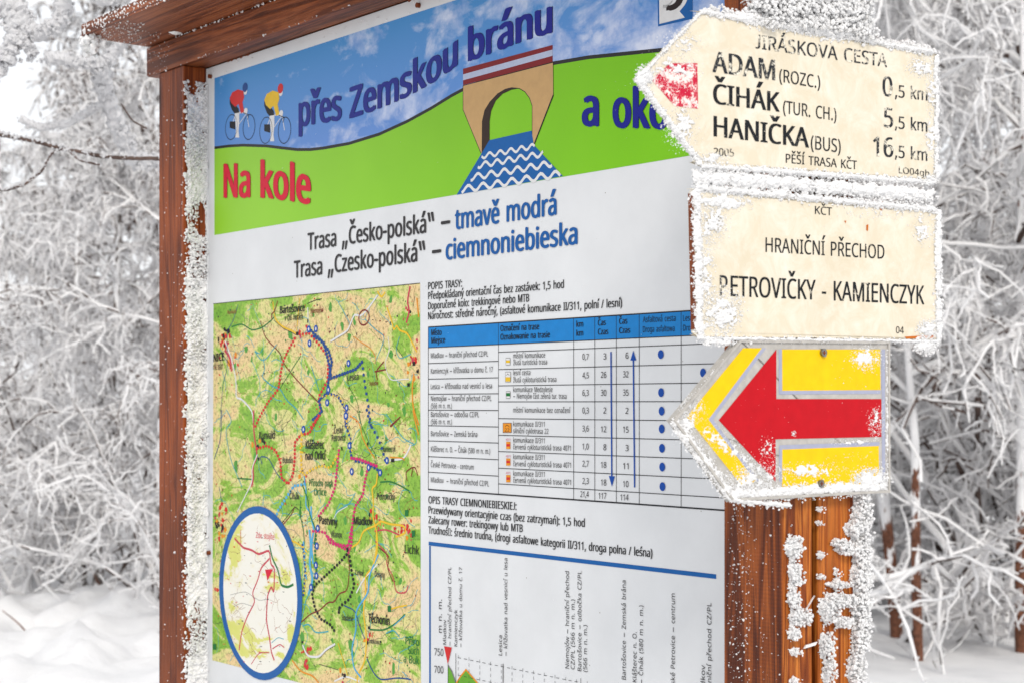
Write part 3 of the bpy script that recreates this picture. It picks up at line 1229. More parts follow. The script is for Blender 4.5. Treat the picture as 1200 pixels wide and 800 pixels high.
def hline(x0, x1, xr, y, w, lay=4): P.line('table_rules', 'line_black', [(x0, hy(x0, xr, y)), (x1, hy(x1, xr, y))], w, lay)


hline(502, XE, 502, 383.4, 1.3)
hline(502, XE, 502, 407.2, 0.9)
for y in (425.6, 443.8, 461.4, 480, 498.2, 516, 534.4, 552.6): hline(502, 584.3, 502, y, 0.8)
hline(502, XE, 502, 572.8, 1.5)
for y in (412.4, 432.5, 451.6, 470.3, 489.9, 509.4, 528.4, 547.9, 566.3): hline(584.3, XE, 585, y, 0.8)
for x, w in ((502.2, 0.9), (584.4, 0.7), (672.5, 0.8), (697.3, 0.8), (722.5, 0.8), (749.4, 0.8), (798.5, 0.8)):
    P.line('table_rules', 'line_black', [(x, hy(x, 502, 383.4)), (x, hy(x, 502, 572.8))], w, 5)
row_t = 0.004
for s, x0, y0, x1, y1 in [('Mladkov – hraniční přechod CZ/PL', 505.3, 419.4, 572.4, 417.2), ('Kamienczyk – křižovatka u domu č. 17', 505.3, 437.4, 578, 435.5),
                          ('Lesica – křižovatka nad vesnicí u lesa', 505.3, 455.4, 577, 454.6), ('Niemojów – hraniční přechod CZ/PL', 505.4, 469.3, 576.3, 469.3),
                          ('(566 m n. m.)', 505.4, 478, 530, 478), ('Bartošovice – odbočka CZ/PL', 505.4, 488, 561.8, 488.3), ('(566 m n. m.)', 505.4, 496.5, 530, 496.8),
                          ('Bartošovice – Zemská brána', 505.4, 510.4, 559.8, 511.5), ('Klášterec n. O. – Čihák (580 m n. m.)', 505.4, 528.4, 574.8, 531.4),
                          ('České Petrovice - centrum', 505.4, 546.6, 555.6, 549.8), ('Mladkov  – hraniční přechod CZ/PL', 505.4, 564.4, 573.4, 569.3),
                          ('místní komunikace', 601.9, 419.5, 639.4, 418.5), ('žlutá turistická trasa', 601.9, 427.4, 641.6, 426.6), ('lesní cesta', 601.9, 439.2, 622, 438.9),
                          ('žlutá cykloturistická trasa', 601.9, 447.6, 652.5, 447), ('komunikace Medzylesie', 601.9, 458.9, 648, 458.8),
                          ('– Niemojów část zelená tur. trasa', 601.9, 466.4, 664.4, 466.8), ('místní komunikace bez označení', 601.9, 482.8, 669, 483.4),
                          ('komunikace II/311', 601.9, 499.1, 638.7, 499.6), ('silniční cyklotrasa 22', 601.9, 507, 643.2, 507.9),
                          ('komunikace II/311', 601.9, 517.9, 638.7, 518.8), ('červená cykloturistická trasa 4071', 601.9, 525.9, 669.4, 527.7),
                          ('komunikace II/311', 601.9, 537.4, 638.7, 538.4), ('červená cykloturistická trasa 4071', 601.9, 545.6, 669.6, 547.6),
                          ('komunikace II/311', 601.9, 557.0, 638.7, 558.2), ('červená cykloturistická trasa 4071', 601.9, 564.8, 669.6, 567.8)]:
    P.text('table_lettering', 'soft_black', s, [(x0, y0), (x1, y1)], 5.9, 10, row_t)
for s, x0, y0, x1, y1, bd in [('Místo', 505.9, 393.1, 518, 392.6, .02), ('Miejsce', 505.9, 402.1, 522.2, 401.4, .02), ('Označení na trase', 586.9, 388.1, 632.3, 386, .02),
                              ('Oznakowanie na trasie', 586.9, 398.2, 645, 395.4, .02), ('km', 675.9, 383.2, 684, 382.8, .02), ('km', 675.9, 393.7, 684, 393.3, .02),
                              ('Čas', 701.1, 381.7, 710.4, 381, .02), ('Czas', 701.1, 392.2, 713.3, 391.7, .02), ('Čas', 726, 379.9, 735.7, 379.2, .02), ('Czas', 726, 390.6, 739, 390, .02),
                              ('Asfaltová cesta', 753.9, 378, 792.1, 376.3, 0), ('Droga asfaltowa', 753.9, 389.5, 791, 388.2, 0), ('Lesní cesta', 801, 376.3, 829, 375, 0),
                              ('Droga polna', 801, 387.7, 832, 386.6, 0)]:
    P.text('table_header_lettering', 'black', s, [(x0, y0), (x1, y1)], 6.9, 10, bd)
ys1 = [421, 442.6, 463.2, 483.8, 504.9, 525.9, 546, 566.3, 581.8]
for s, y in zip(['0,7', '4,5', '6,3', '0,3', '3,6', '1,0', '2,7', '2,3', '21,4'], ys1):
    P.text('table_numbers', 'soft_black', s, [(690.4 - (9.8 if len(s) > 3 else 7.4), y), (690.4, y + 0.1)], 6.8, 10, 0.004)
for s, y in zip(['3', '26', '30', '2', '12', '8', '18', '18', '117'], [420.7, 442.2, 463.2, 484, 505.9, 526.9, 547.6, 568.2, 583.8]):
    P.text('table_numbers', 'soft_black', s, [(711 - {1: 3.4, 2: 6.3, 3: 9}[len(s)], y), (711, y + 0.1)], 7.0, 10, 0.004)
for s, y in zip(['6', '32', '35', '2', '15', '3', '11', '10', '114'], [419.9, 441.6, 463, 484.4, 506.3, 527.9, 549, 570, 585.7]):
    P.text('table_numbers', 'soft_black', s, [(737 - {1: 3.5, 2: 6.4, 3: 9.4}[len(s)], y), (737, y + 0.1)], 7.1, 10, 0.004)
P.line('table_arrow', 'dot_blue', [(716.4, 412), (717.4, 560)], 2.4, 8)
P.poly('table_arrow', 'dot_blue', [(714, 557), (721, 557.5), (717.6, 569.5)], 9)
P.line('table_arrow', 'dot_blue', [(742.6, 420), (744.1, 570.5)], 2.4, 8)
P.poly('table_arrow', 'dot_blue', [(739.2, 422), (746, 422), (742.6, 410.5)], 9)
for x, y in ((774.8, 415), (824.3, 436.4), (775.2, 459.5), (775.8, 481.2), (775.9, 502), (776.2, 524.7), (776.5, 546.6), (776.8, 569.6)):
    P.ell('table_dots', 'dot_blue', x, y, 3.35, 5.2, 9)


def rect(name, mat, x0, y0, x1, y1, lay): P.poly(name, mat, [(x0, y0), (x1, y0), (x1, y1), (x0, y1)], lay)


def icon(x0, y0, x1, y1, border, field, bar, b0, b1):
    rect('route_icon_border', border, x0, y0, x1, y1, 7)
    rect('route_icon_field', field, x0 + .4, y0 + .5, x1 - .4, y1 - .5, 8)
    rect('route_icon_bar', bar, x0 + .4, b0, x1 - .4, b1, 9)


icon(593.1, 419, 598.4, 427.5, 'grey', 'white', 'yellow', 421.8, 424.9)
icon(592.5, 435.3, 599, 447.2, 'grey', 'white', 'yellow', 441.5, 446.5)
P.line('route_icon_bike', 'soft_black', [(594, 439.5), (595.5, 437.5), (597.5, 439.5)], 0.5, 9.5)
icon(593.4, 458, 598.5, 466.4, 'grey', 'white', 'dark_green', 460, 463.8)
icon(589.7, 495, 599.8, 506.4, 'outline', 'orange', 'orange', 497, 498)
P.text('route_icon_number', 'outline', '22', [(592, 505), (597.6, 505)], 3.6, 10)
P.line('route_icon_bike', 'outline', [(592.4, 500), (594, 497.5), (596, 498), (597.4, 500)], 0.6, 10)
for dy in (0, 19.5, 39):
    icon(593.6, 517 + dy, 598.5, 525.4 + dy, 'orange', 'orange', 'map_red', 519.6 + dy, 522.6 + dy)
    P.text('route_icon_label', 'pink', '4071', [(593.3, 515.6 + dy), (598.7, 515.8 + dy)], 2.4, 10)

# --- elevation profile
P.line('profile_frame', 'frame_blue', [(502.6, 636.2), (839.5, hy(839.5, 502.6, 636.2))], 4.4, 3)
P.line('profile_frame', 'frame_blue', [(504.1, 639), (504.1, 900)], 3.2, 3)
VT = [('m n. m.', 518.2, 741, 702, 4.4), ('Mladkov', 523.3, 755, 726, 3.6), ('– hraniční přechod CZ/PL', 529.2, 756, 664, 3.6), ('Kamienczyk', 536.3, 757, 714, 3.6),
      ('– křižovatka u domu č. 17', 542, 758, 664.4, 3.6), ('Lesica', 588.8, 767.6, 744, 4.0), ('– křižovatka nad vesnicí u lesa', 595, 768, 653.6, 4.0),
      ('Niemojów – hraniční přechod', 667.3, 783, 669, 4.4), ('CZ/PL (566 m n. m.)', 673.8, 784, 702, 4.4), ('Bartošovice – odbočka CZ/PL', 681.8, 786, 668.6, 4.4),
      ('(566 m n. m.)', 688.4, 787, 732, 4.4), ('Bartošovice – Zemská brána', 733.8, 796, 679.6, 4.6), ('Klášterec n. O.', 746.4, 799, 740, 4.6),
      ('– Čihák (580 m n. m.)', 754, 801, 709, 4.6), ('České Petrovice – centrum', 791.4, 812, 695, 4.8), ('Mladkov', 826.6, 822, 779, 4.9), ('– hraniční přechod CZ/PL', 834, 826, 706, 4.9)]
for s, x, y0, y1, c in VT:
    P.vtext('profile_lettering', 'soft_black', s, x, y0, y1, c, 10, 0.003)
for s, y in (('750', 767), ('700', 787.5), ('650', 808)):
    P.text('profile_numbers', 'soft_black', s, [(509.4, y), (520, y + 1)], 8.2, 10, 0.0)
P.poly('profile_marker', 'map_red', [(521, 756.5), (530, 758), (525.4, 777.5)], 12)
P.poly('profile_ground', 'profile_green', [(525.6, 780), (530, 787), (534.5, 800), (540, 793), (546.5, 784), (553, 792), (561, 801), (580, 812), (640, 820), (640, 880), (525.6, 860)], 6)
P.line('profile_track', 'orange', [(534.5, 801), (540, 792), (546.5, 784), (553, 791.5), (561, 801), (580, 812)], 2.0, 8)
P.line('profile_track', 'grey', [(525.6, 779), (530, 786), (534.5, 799)], 1.6, 8)
P.line('profile_axis', 'line_black', [(525.5, 777), (525.5, 860)], 0.9, 9)
P.line('profile_axis', 'line_black', [(534.6, 765), (534.6, 830)], 0.8, 9)
P.line('profile_axis', 'grey', [(590, 777), (590, 830)], 1.6, 9)
P.line('profile_axis', 'grey', [(681, 794), (681, 830)], 0.8, 9)
for k in range(20):
    x = 537 + k * 7.2
    for rr in (0, 20.5):
        P.line('profile_grid', 'line_black', [(x, hy(x, 537, 769.8 + rr)), (x + 3.6, hy(x + 3.6, 537, 769.8 + rr))], 0.55, 9)
for k in range(18):
    x = 537.5 + k * 12.6
    y = hy(x, 537, 769.8)
    for q in range(6):
        P.line('profile_grid', 'line_black', [(x, y - 3 + q * 7), (x, y + 1.0 + q * 7)], 0.55, 9.5)

# --- the map
mp_c = [(250.3, 356.2), (492.4, 332), (493.4, 835.6), (249, 773)]
P.poly('map_sheet', M_MAP, mp_c, 0)


def inmap(x, y): return 251 < x < 491.5 and hy(x, 250.3, 357.5) < y < hy(x, 249, 771)


def mc(k, pts):
    oy = {'A': 320, 'B': 480, 'C': 620}[k]
    return [(230 + x / 4.444, oy + y / 4.444) for x, y in pts]


# small random detail of the sheet: brooks, paths, contours, woods, houses
RM = random.Random(23)


def wander(n, step, turn, x, y, ang):
    pts = [(x, y)]
    for _ in range(n):
        ang += RM.gauss(0, turn)
        x += math.cos(ang) * step * 0.62
        y += math.sin(ang) * step
        if not inmap(x, y): break
        pts.append((x, y))
    return pts


for i in range(120):
    pts = wander(RM.randint(5, 16), 4.2, 0.42, RM.uniform(252, 490), RM.uniform(345, 800), RM.uniform(0, 6.28))
    if len(pts) > 3: P.line('map_brooks', 'river', pts, RM.uniform(0.5, 0.95), 1 + (i % 20) * 0.04)
for i in range(210):
    pts = wander(RM.randint(6, 18), 3.4, 0.35, RM.uniform(252, 490), RM.uniform(345, 800), RM.uniform(0, 6.28))
    if len(pts) > 3: P.line('map_paths', RM.choice(['thin_brown', 'grey', 'soft_black', 'mid_green']), pts, RM.uniform(0.3, 0.55), 2 + (i % 20) * 0.04)
for i in range(60):
    pts = wander(RM.randint(8, 18), 2.4, 0.5, RM.uniform(252, 490), RM.uniform(345, 800), RM.uniform(0, 6.28))
    if len(pts) > 3: P.dots('map_footpaths', RM.choice(['soft_black', 'thin_brown']), pts, 0.33, 2.4, 2.9)
for i in range(700):
    x, y = RM.uniform(252, 490), RM.uniform(345, 798)
    if inmap(x, y): P.ell('map_houses', RM.choice(['map_red', 'soft_black', 'thin_brown', 'dark_green', 'brown']), x, y, RM.uniform(0.3, 1.0), RM.uniform(0.4, 1.5), 3.2 + (i % 10) * 0.03, 5)
for i in range(46):
    x, y = RM.uniform(254, 488), RM.uniform(350, 795)
    if inmap(x, y):
        s = RM.uniform(1.5, 4)
        pts = [(x + s * 0.8 * math.cos(a) * RM.uniform(.5, 1.3), y + s * 2 * math.sin(a) * RM.uniform(.5, 1.3)) for a in np.linspace(0, 6.28, 8)[:-1]]
        if all(inmap(*p) for p in pts): P.poly('map_woods', 'mid_green', pts, 0.4 + (i % 10) * 0.03)
# built-up areas
for cx, cy, n in ((263, 393, 14), (262, 402, 10), (272, 420, 8), (353, 393, 6), (254, 612, 16), (259, 620, 12), (263, 597, 8), (486, 425, 12), (489, 440, 10), (467, 620, 5), (482, 628, 9), (445, 612, 8), (478, 368, 6),
                  (434, 738, 7), (359, 770, 10), (436, 610, 4), (402, 794, 8), (476, 620, 6), (357, 560, 6), (304, 525, 6), (254, 690, 8)):
    for i in range(n):
        x, y = cx + RM.gauss(0, 3.2), cy + RM.gauss(0, 7)
        if inmap(x, y):
            s = RM.uniform(1, 2.8)
            pts = [(x + s * 0.7 * math.cos(a) * RM.uniform(.6, 1.3), y + s * 1.4 * math.sin(a) * RM.uniform(.6, 1.3)) for a in np.linspace(0, 6.28, 6)[:-1]]
            if all(inmap(*p) for p in pts): P.poly('map_towns', RM.choice(['map_red', 'map_red', 'rose', 'outline', 'orange']), pts, 4 + (i % 10) * 0.03)

LN = [  # crop, ink, width px, points
    ('A', 'brown', 1.5, [(343, 140), (335, 250), (360, 340), (440, 415), (455, 470), (520, 550), (640, 675)]),
    ('A', 'dark_green', 1.6, [(185, 280), (240, 262), (290, 300), (345, 285), (400, 240), (415, 215), (395, 150)]),
    ('A', 'yellow', 2.2, [(400, 150), (410, 240), (450, 280), (500, 300), (525, 318)]),
    ('A', 'outline', 0.7, [(405, 245), (455, 290), (500, 310), (520, 322)]),
    ('A', 'brown', 1.8, [(425, 145), (410, 200), (392, 215), (395, 245)]),
    ('A', 'outline', 1.0, [(580, 160), (620, 142), (655, 135), (662, 110)]),
    ('A', 'white', 2.0, [(575, 115), (582, 180), (585, 260)]),
    ('A', 'yellow', 1.4, [(540, 130), (530, 230), (525, 310)]),
    ('A', 'white', 2.2, [(700, 355), (740, 330), (790, 300), (810, 250), (825, 215), (855, 225), (880, 205), (915, 160), (945, 115)]),
    ('A', 'grey', 0.5, [(700, 361), (740, 337), (795, 306), (815, 250)]),
    ('A', 'yellow', 2.4, [(990, 75), (995, 180), (1020, 250), (1030, 300), (1045, 270), (1060, 300), (1100, 310), (1130, 370), (1150, 410)]),
    ('A', 'yellow', 2.2, [(945, 95), (965, 130), (985, 100)]),
    ('A', 'orange', 2.6, [(1150, 130), (1160, 230), (1166, 330)]),
    ('A', 'rose', 3.0, [(1115, 70), (1100, 150), (1112, 200), (1095, 260)]),
    ('A', 'white', 1.2, [(1000, 330), (1010, 400), (980, 470), (1010, 560), (1080, 550), (1110, 550)]),
    ('A', 'orange', 2.6, [(1135, 520), (1125, 600), (1130, 700), (1160, 790)]),
    ('A', 'brown', 1.8, [(930, 512), (990, 500)]), ('A', 'brown', 1.8, [(978, 460), (935, 510), (945, 555)]), ('A', 'brown', 1.8, [(1015, 798), (1065, 745)]),
    ('A', 'white', 2.2, [(150, 350), (185, 440), (210, 560), (208, 650), (235, 650), (295, 715), (300, 800)]),
    ('A', 'rose', 3.4, [(150, 400), (178, 440), (185, 510)]),
    ('A', 'route_blue', 0.9, [(220, 165), (190, 260), (160, 300), (165, 500), (140, 560), (125, 800)]),
    ('A', 'dark_green', 1.2, [(545, 430), (500, 500), (445, 585), (440, 600)]),
    ('A', 'river', 1.4, [(350, 440), (360, 500), (340, 540), (400, 590), (440, 600), (470, 660), (520, 700), (560, 760)]),
    ('A', 'river', 1.2, [(330, 420), (300, 400), (350, 470), (420, 370)]),
    ('A', 'river', 1.1, [(600, 480), (625, 560), (640, 610)]), ('A', 'river', 1.1, [(880, 240), (940, 300), (990, 330), (930, 470)]),
    ('A', 'river', 1.0, [(740, 150), (780, 220), (800, 260)]), ('A', 'river', 1.0, [(1060, 330), (1040, 400), (1060, 450), (1120, 420)]),
    ('A', 'dark_green', 0.9, [(780, 520), (800, 600), (840, 660), (860, 790)]),
    ('A', 'orange', 1.0, [(820, 330), (860, 360), (910, 390), (940, 440), (930, 470)]),
    ('A', 'soft_black', 0.7, [(1040, 380), (1080, 440)]), ('A', 'soft_black', 0.8, [(1140, 120), (1130, 180)]),
    ('A', 'outline', 0.9, [(90, 370), (130, 410), (180, 480)]),
    ('B', 'route_blue', 1.2, [(345, 280), (330, 240), (375, 245), (400, 290), (420, 330), (455, 370)]),
    ('B', 'rose', 3.0, [(300, 0), (300, 100), (310, 180), (320, 240), (295, 290), (300, 350), (290, 400)]),
    ('B', 'white', 1.6, [(320, 230), (290, 300), (295, 370), (250, 460), (215, 530)]),
    ('B', 'dark_green', 1.8, [(960, 375), (1010, 370), (1060, 390), (1110, 420), (1165, 480)]),
    ('B', 'dark_green', 1.6, [(215, 355), (290, 360)]),
    ('B', 'yellow', 2.6, [(945, 330), (940, 390), (915, 405), (925, 480), (920, 560), (945, 640), (945, 740), (925, 800)]),
    ('B', 'yellow', 2.4, [(810, 715), (850, 690), (870, 625), (940, 600), (960, 575), (1010, 595), (1085, 600), (1095, 640), (1040, 660)]),
    ('B', 'orange', 2.2, [(1160, 130), (1135, 30), (1130, 0)]),
    ('B', 'orange', 1.6, [(800, 30), (850, 60), (865, 140), (890, 190), (930, 250)]),
    ('B', 'white', 2.4, [(1165, 90), (1120, 180), (1085, 255), (1010, 260)]), ('B', 'brown', 1.5, [(1100, 370), (1090, 320), (1140, 290), (1155, 340)]), ('B', 'brown', 1.5, [(1120, 345), (1130, 300)]),
    ('B', 'orange', 1.6, [(1010, 245), (1080, 250), (1085, 262)]),
    ('B', 'brown', 1.5, [(515, 500), (500, 540), (450, 600)]), ('B', 'outline', 1.0, [(420, 620), (470, 560), (515, 500), (535, 520)]),
    ('B', 'yellow', 2.0, [(430, 680), (490, 675), (540, 700), (580, 740)]),
    ('B', 'route_blue', 1.0, [(90, 370), (120, 400), (135, 480)]), ('B', 'river', 1.3, [(160, 0), (190, 60), (150, 100), (180, 260), (215, 340), (240, 400)]),
    ('B', 'route_blue', 1.3, [(95, 255), (130, 150), (135, 0)]),
    ('B', 'river', 1.2, [(720, 560), (735, 520), (800, 490), (830, 430)]), ('B', 'white', 1.0, [(715, 570), (735, 530), (790, 500)]),
    ('B', 'river', 1.2, [(990, 20), (1030, 80), (1080, 150), (1140, 180)]), ('B', 'brown', 1.8, [(1010, 85), (1065, 35)]),
    ('B', 'lake', 3.6, [(600, 500), (600, 560), (615, 620), (600, 700), (610, 800)]), ('B', 'lake', 2.4, [(560, 330), (575, 420), (570, 500), (600, 540)]),
    ('B', 'dark_green', 2.2, [(550, 380), (585, 470), (590, 540), (625, 620), (615, 700)]), ('B', 'dark_green', 1.8, [(545, 470), (540, 540), (560, 620), (565, 700)]),
    ('B', 'rose', 1.8, [(930, 630), (990, 620), (1060, 650), (1165, 600)]),
    ('B', 'dark_green', 1.0, [(840, 0), (860, 80), (900, 170), (940, 240), (935, 280)]),
    ('C', 'lake', 4.6, [(590, 0), (600, 90), (590, 180), (610, 260), (585, 340)]), ('C', 'lake', 3.2, [(560, 60), (565, 170), (575, 260)]),
    ('C', 'river', 1.4, [(600, 310), (570, 370), (555, 450), (545, 480)]),
    ('C', 'river', 1.5, [(555, 500), (590, 490), (620, 540), (690, 530)]),
    ('C', 'brown', 1.6, [(550, 480), (600, 435), (640, 425), (690, 375), (720, 380), (745, 330), (790, 320), (800, 200), (790, 100)]),
    ('C', 'yellow', 2.6, [(940, 0), (940, 110), (920, 200), (880, 240), (885, 330), (870, 430), (890, 560), (880, 690), (840, 760), (840, 800)]),
    ('C', 'lake', 2.6, [(950, 130), (900, 240), (900, 330), (830, 420), (835, 520), (810, 620), (820, 720), (860, 770)]),
    ('C', 'rose', 1.6, [(935, 60), (1000, 130), (990, 180), (1030, 250), (1040, 330), (1095, 330), (1105, 290), (1165, 370)]),
    ('C', 'brown', 1.5, [(955, 95), (1010, 140), (995, 200), (1025, 270)]),
    ('C', 'dark_green', 2.0, [(905, 520), (980, 525), (1040, 490), (1090, 440), (1165, 455)]), ('C', 'lake', 1.0, [(1030, 500), (1090, 446), (1165, 460)]),
    ('C', 'route_blue', 1.6, [(890, 670), (920, 740), (960, 785), (1050, 770), (1120, 780), (1165, 730)]),
    ('C', 'yellow', 1.8, [(1010, 415), (1060, 400), (1100, 395), (1165, 420)]),
    ('C', 'white', 2.6, [(725, 595), (680, 620), (640, 665), (580, 660), (555, 600)]), ('C', 'soft_black', 0.6, [(725, 603), (680, 628), (640, 673)]),
    ('C', 'orange', 2.0, [(500, 680), (545, 740), (610, 760), (640, 800)]), ('C', 'yellow', 1.6, [(740, 590), (770, 690), (790, 760)]),
    ('C', 'river', 1.4, [(990, 540), (1030, 520), (1060, 560)]), ('C', 'white', 2.0, [(835, 330), (870, 260), (945, 180)]),
    ('C', 'white', 2.0, [(720, 790), (780, 760), (850, 790)]), ('C', 'white', 2.4, [(90, 660), (150, 690)]),
    ('C', 'route_blue', 1.4, [(770, 395), (830, 420), (850, 500), (880, 570)]), ('C', 'soft_black', 0.7, [(640, 700), (740, 730)]),
]
for i, (k, c, w, pts) in enumerate(LN):
    pp = [p for p in mc(k, pts) if inmap(*p)]
    if len(pp) > 1:
        # round the corners by a spline through the points
        q = np.array(pp)
        if len(q) > 2:
            t = np.arange(len(q)); tt = np.linspace(0, len(q) - 1, (len(q) - 1) * 4 + 1)
            q = np.stack([np.interp(tt, t, q[:, 0]), np.interp(tt, t, q[:, 1])], 1)
            for _ in range(2): q[1:-1] = (q[:-2] + 2 * q[1:-1] + q[2:]) / 4
        P.line('map_roads', c, [tuple(a) for a in q], w, 5 + (i % 40) * 0.04)
a = np.linspace(0, 6.2832, 17)
P.line('map_roads', 'brown', [(230 + (875 + 26 * math.cos(t) + 8 * math.sin(t)) / 4.444, 320 + (232 + 36 * math.sin(t) - 16 * math.cos(t)) / 4.444) for t in a], 1.9, 7)
DT = [
    ('A', 'map_red', 1.35, 3.2, [(515, 340), (480, 400), (450, 470), (440, 530), (430, 600), (375, 670), (330, 750), (310, 795)]),
    ('A', 'map_red', 1.3, 3.4, [(540, 318), (590, 315), (640, 370), (690, 440), (685, 560), (640, 640), (650, 730), (600, 800)]),
    ('A', 'route_blue', 1.5, 2.9, [(600, 300), (650, 350), (690, 400), (708, 460), (690, 560), (685, 620), (640, 660), (655, 720), (610, 760)]),
    ('A', 'route_blue', 1.5, 3.0, [(615, 330), (665, 360), (680, 420), (695, 480), (705, 545), (760, 525), (830, 500), (865, 462)]),
    ('A', 'route_blue', 1.35, 5.0, [(865, 462), (875, 540), (885, 610), (900, 700), (910, 790)]),
    ('A', 'route_blue', 1.3, 3.0, [(690, 625), (740, 640), (775, 700), (780, 790)]),
    ('A', 'yellow', 0.8, 4.0, [(660, 640), (700, 632), (750, 645), (780, 700), (785, 790)]),
    ('B', 'route_blue', 1.35, 5.0, [(890, 0), (905, 70), (945, 140), (970, 200), (985, 260)]),
    ('B', 'route_blue', 1.35, 3.4, [(780, 0), (785, 90), (805, 150), (805, 230), (830, 265), (890, 275), (945, 310)]),
    ('B', 'yellow', 0.8, 4.5, [(775, 0), (790, 90), (800, 150), (812, 210)]),
    ('B', 'pink', 1.5, 2.9, [(810, 250), (850, 255), (900, 275), (940, 290)]),
    ('B', 'pink', 1.35, 3.1, [(895, 300), (880, 370), (870, 440), (830, 500), (815, 580), (810, 700), (795, 740)]),
    ('B', 'pink', 1.35, 3.1, [(745, 210), (735, 300), (725, 400), (690, 490), (640, 550)]),
    ('B', 'pink', 1.35, 3.1, [(610, 630), (670, 635), (700, 690), (760, 715), (790, 730)]),
    ('B', 'map_red', 1.35, 3.2, [(320, 200), (370, 185), (415, 210), (440, 270), (445, 350), (480, 385), (505, 340), (515, 250), (515, 170), (545, 130), (590, 120), (640, 30)]),
    ('B', 'yellow', 1.2, 3.4, [(555, 110), (545, 200), (550, 300), (560, 340), (600, 310), (650, 290), (700, 300), (735, 240)]),
    ('B', 'lake', 1.4, 3.4, [(565, 385), (510, 395), (480, 440), (430, 520), (415, 560)]),
    ('B', 'yellow', 1.0, 5.0, [(548, 120), (555, 220), (545, 320)]),
    ('C', 'outline', 1.4, 3.4, [(785, 130), (740, 180), (680, 235), (620, 290), (605, 340), (620, 410), (650, 465), (700, 495), (720, 525)]),
    ('C', 'outline', 1.4, 3.8, [(800, 140), (810, 210), (825, 290), (800, 360), (750, 400), (745, 430)]),
    ('C', 'pink', 1.5, 2.9, [(810, 0), (790, 100)]), ('C', 'pink', 1.4, 2.9, [(690, 40), (730, 75), (785, 85)]),
    ('C', 'dark_green', 1.3, 3.2, [(625, 30), (620, 120), (630, 200), (610, 290)]), ('C', 'route_blue', 1.1, 3.2, [(555, 80), (570, 200), (560, 340)]), ('C', 'yellow', 0.9, 5, [(560, 90), (575, 210), (565, 330)]),
]
for i, (k, c, r, g, pts) in enumerate(DT):
    P.dots('map_routes', c, mc(k, pts), r * 1.42, max(4.1, g * 1.4), 9 + i * 0.03, 1.45)
BL = [('A', 625, 290), ('A', 592, 365), ('A', 795, 468), ('A', 690, 605), ('A', 684, 672), ('A', 785, 700), ('A', 783, 740), ('B', 780, 30), ('B', 800, 185), ('B', 995, 262), ('B', 960, 325), ('B', 900, 298), ('B', 812, 320),
      ('B', 635, 615), ('C', 630, 85), ('C', 625, 185), ('C', 600, 300), ('C', 628, 240), ('A', 588, 292), ('B', 560, 100)]
for i, (k, x, y) in enumerate(BL):
    (px, py), = mc(k, [(x, y)])
    P.ell('map_stations', 'dot_blue', px, py, 2.3, 4.4, 11 + (i % 5) * 0.03, 12)
    P.ell('map_stations', 'white', px, py, 0.8, 2.1, 12, 8)
for k, x, y in (('C', 1008, 412), ('C', 1133, 20), ('C', 98, 610), ('B', 1098, 535)):
    (px, py), = mc(k, [(x, y)])
    rect('map_stations', 'dark_green', px - 2, py - 3.5, px + 2, py + 3.5, 11.3)
for k, x, y, w, h in (('A', 528, 315, 6, 6), ('A', 583, 250, 2.4, 7), ('A', 778, 480, 1.6, 6), ('A', 1136, 470, 6, 7), ('A', 1108, 580, 6, 6), ('A', 838, 318, 1.5, 5), ('B', 1025, 262, 8, 6), ('B', 760, 200, 3, 6),
                      ('C', 745, 425, 3.5, 9), ('C', 775, 760, 6, 6), ('C', 790, 105, 5, 8), ('C', 902, 510, 5, 5), ('C', 555, 585, 4, 4), ('A', 160, 300, 6, 4), ('A', 118, 345, 3, 9), ('B', 895, 175, 3, 5)):
    (px, py), = mc(k, [(x, y)])
    rect('map_landmarks', 'outline', px - w / 4, py - h / 3, px + w / 4, py + h / 3, 11.6)
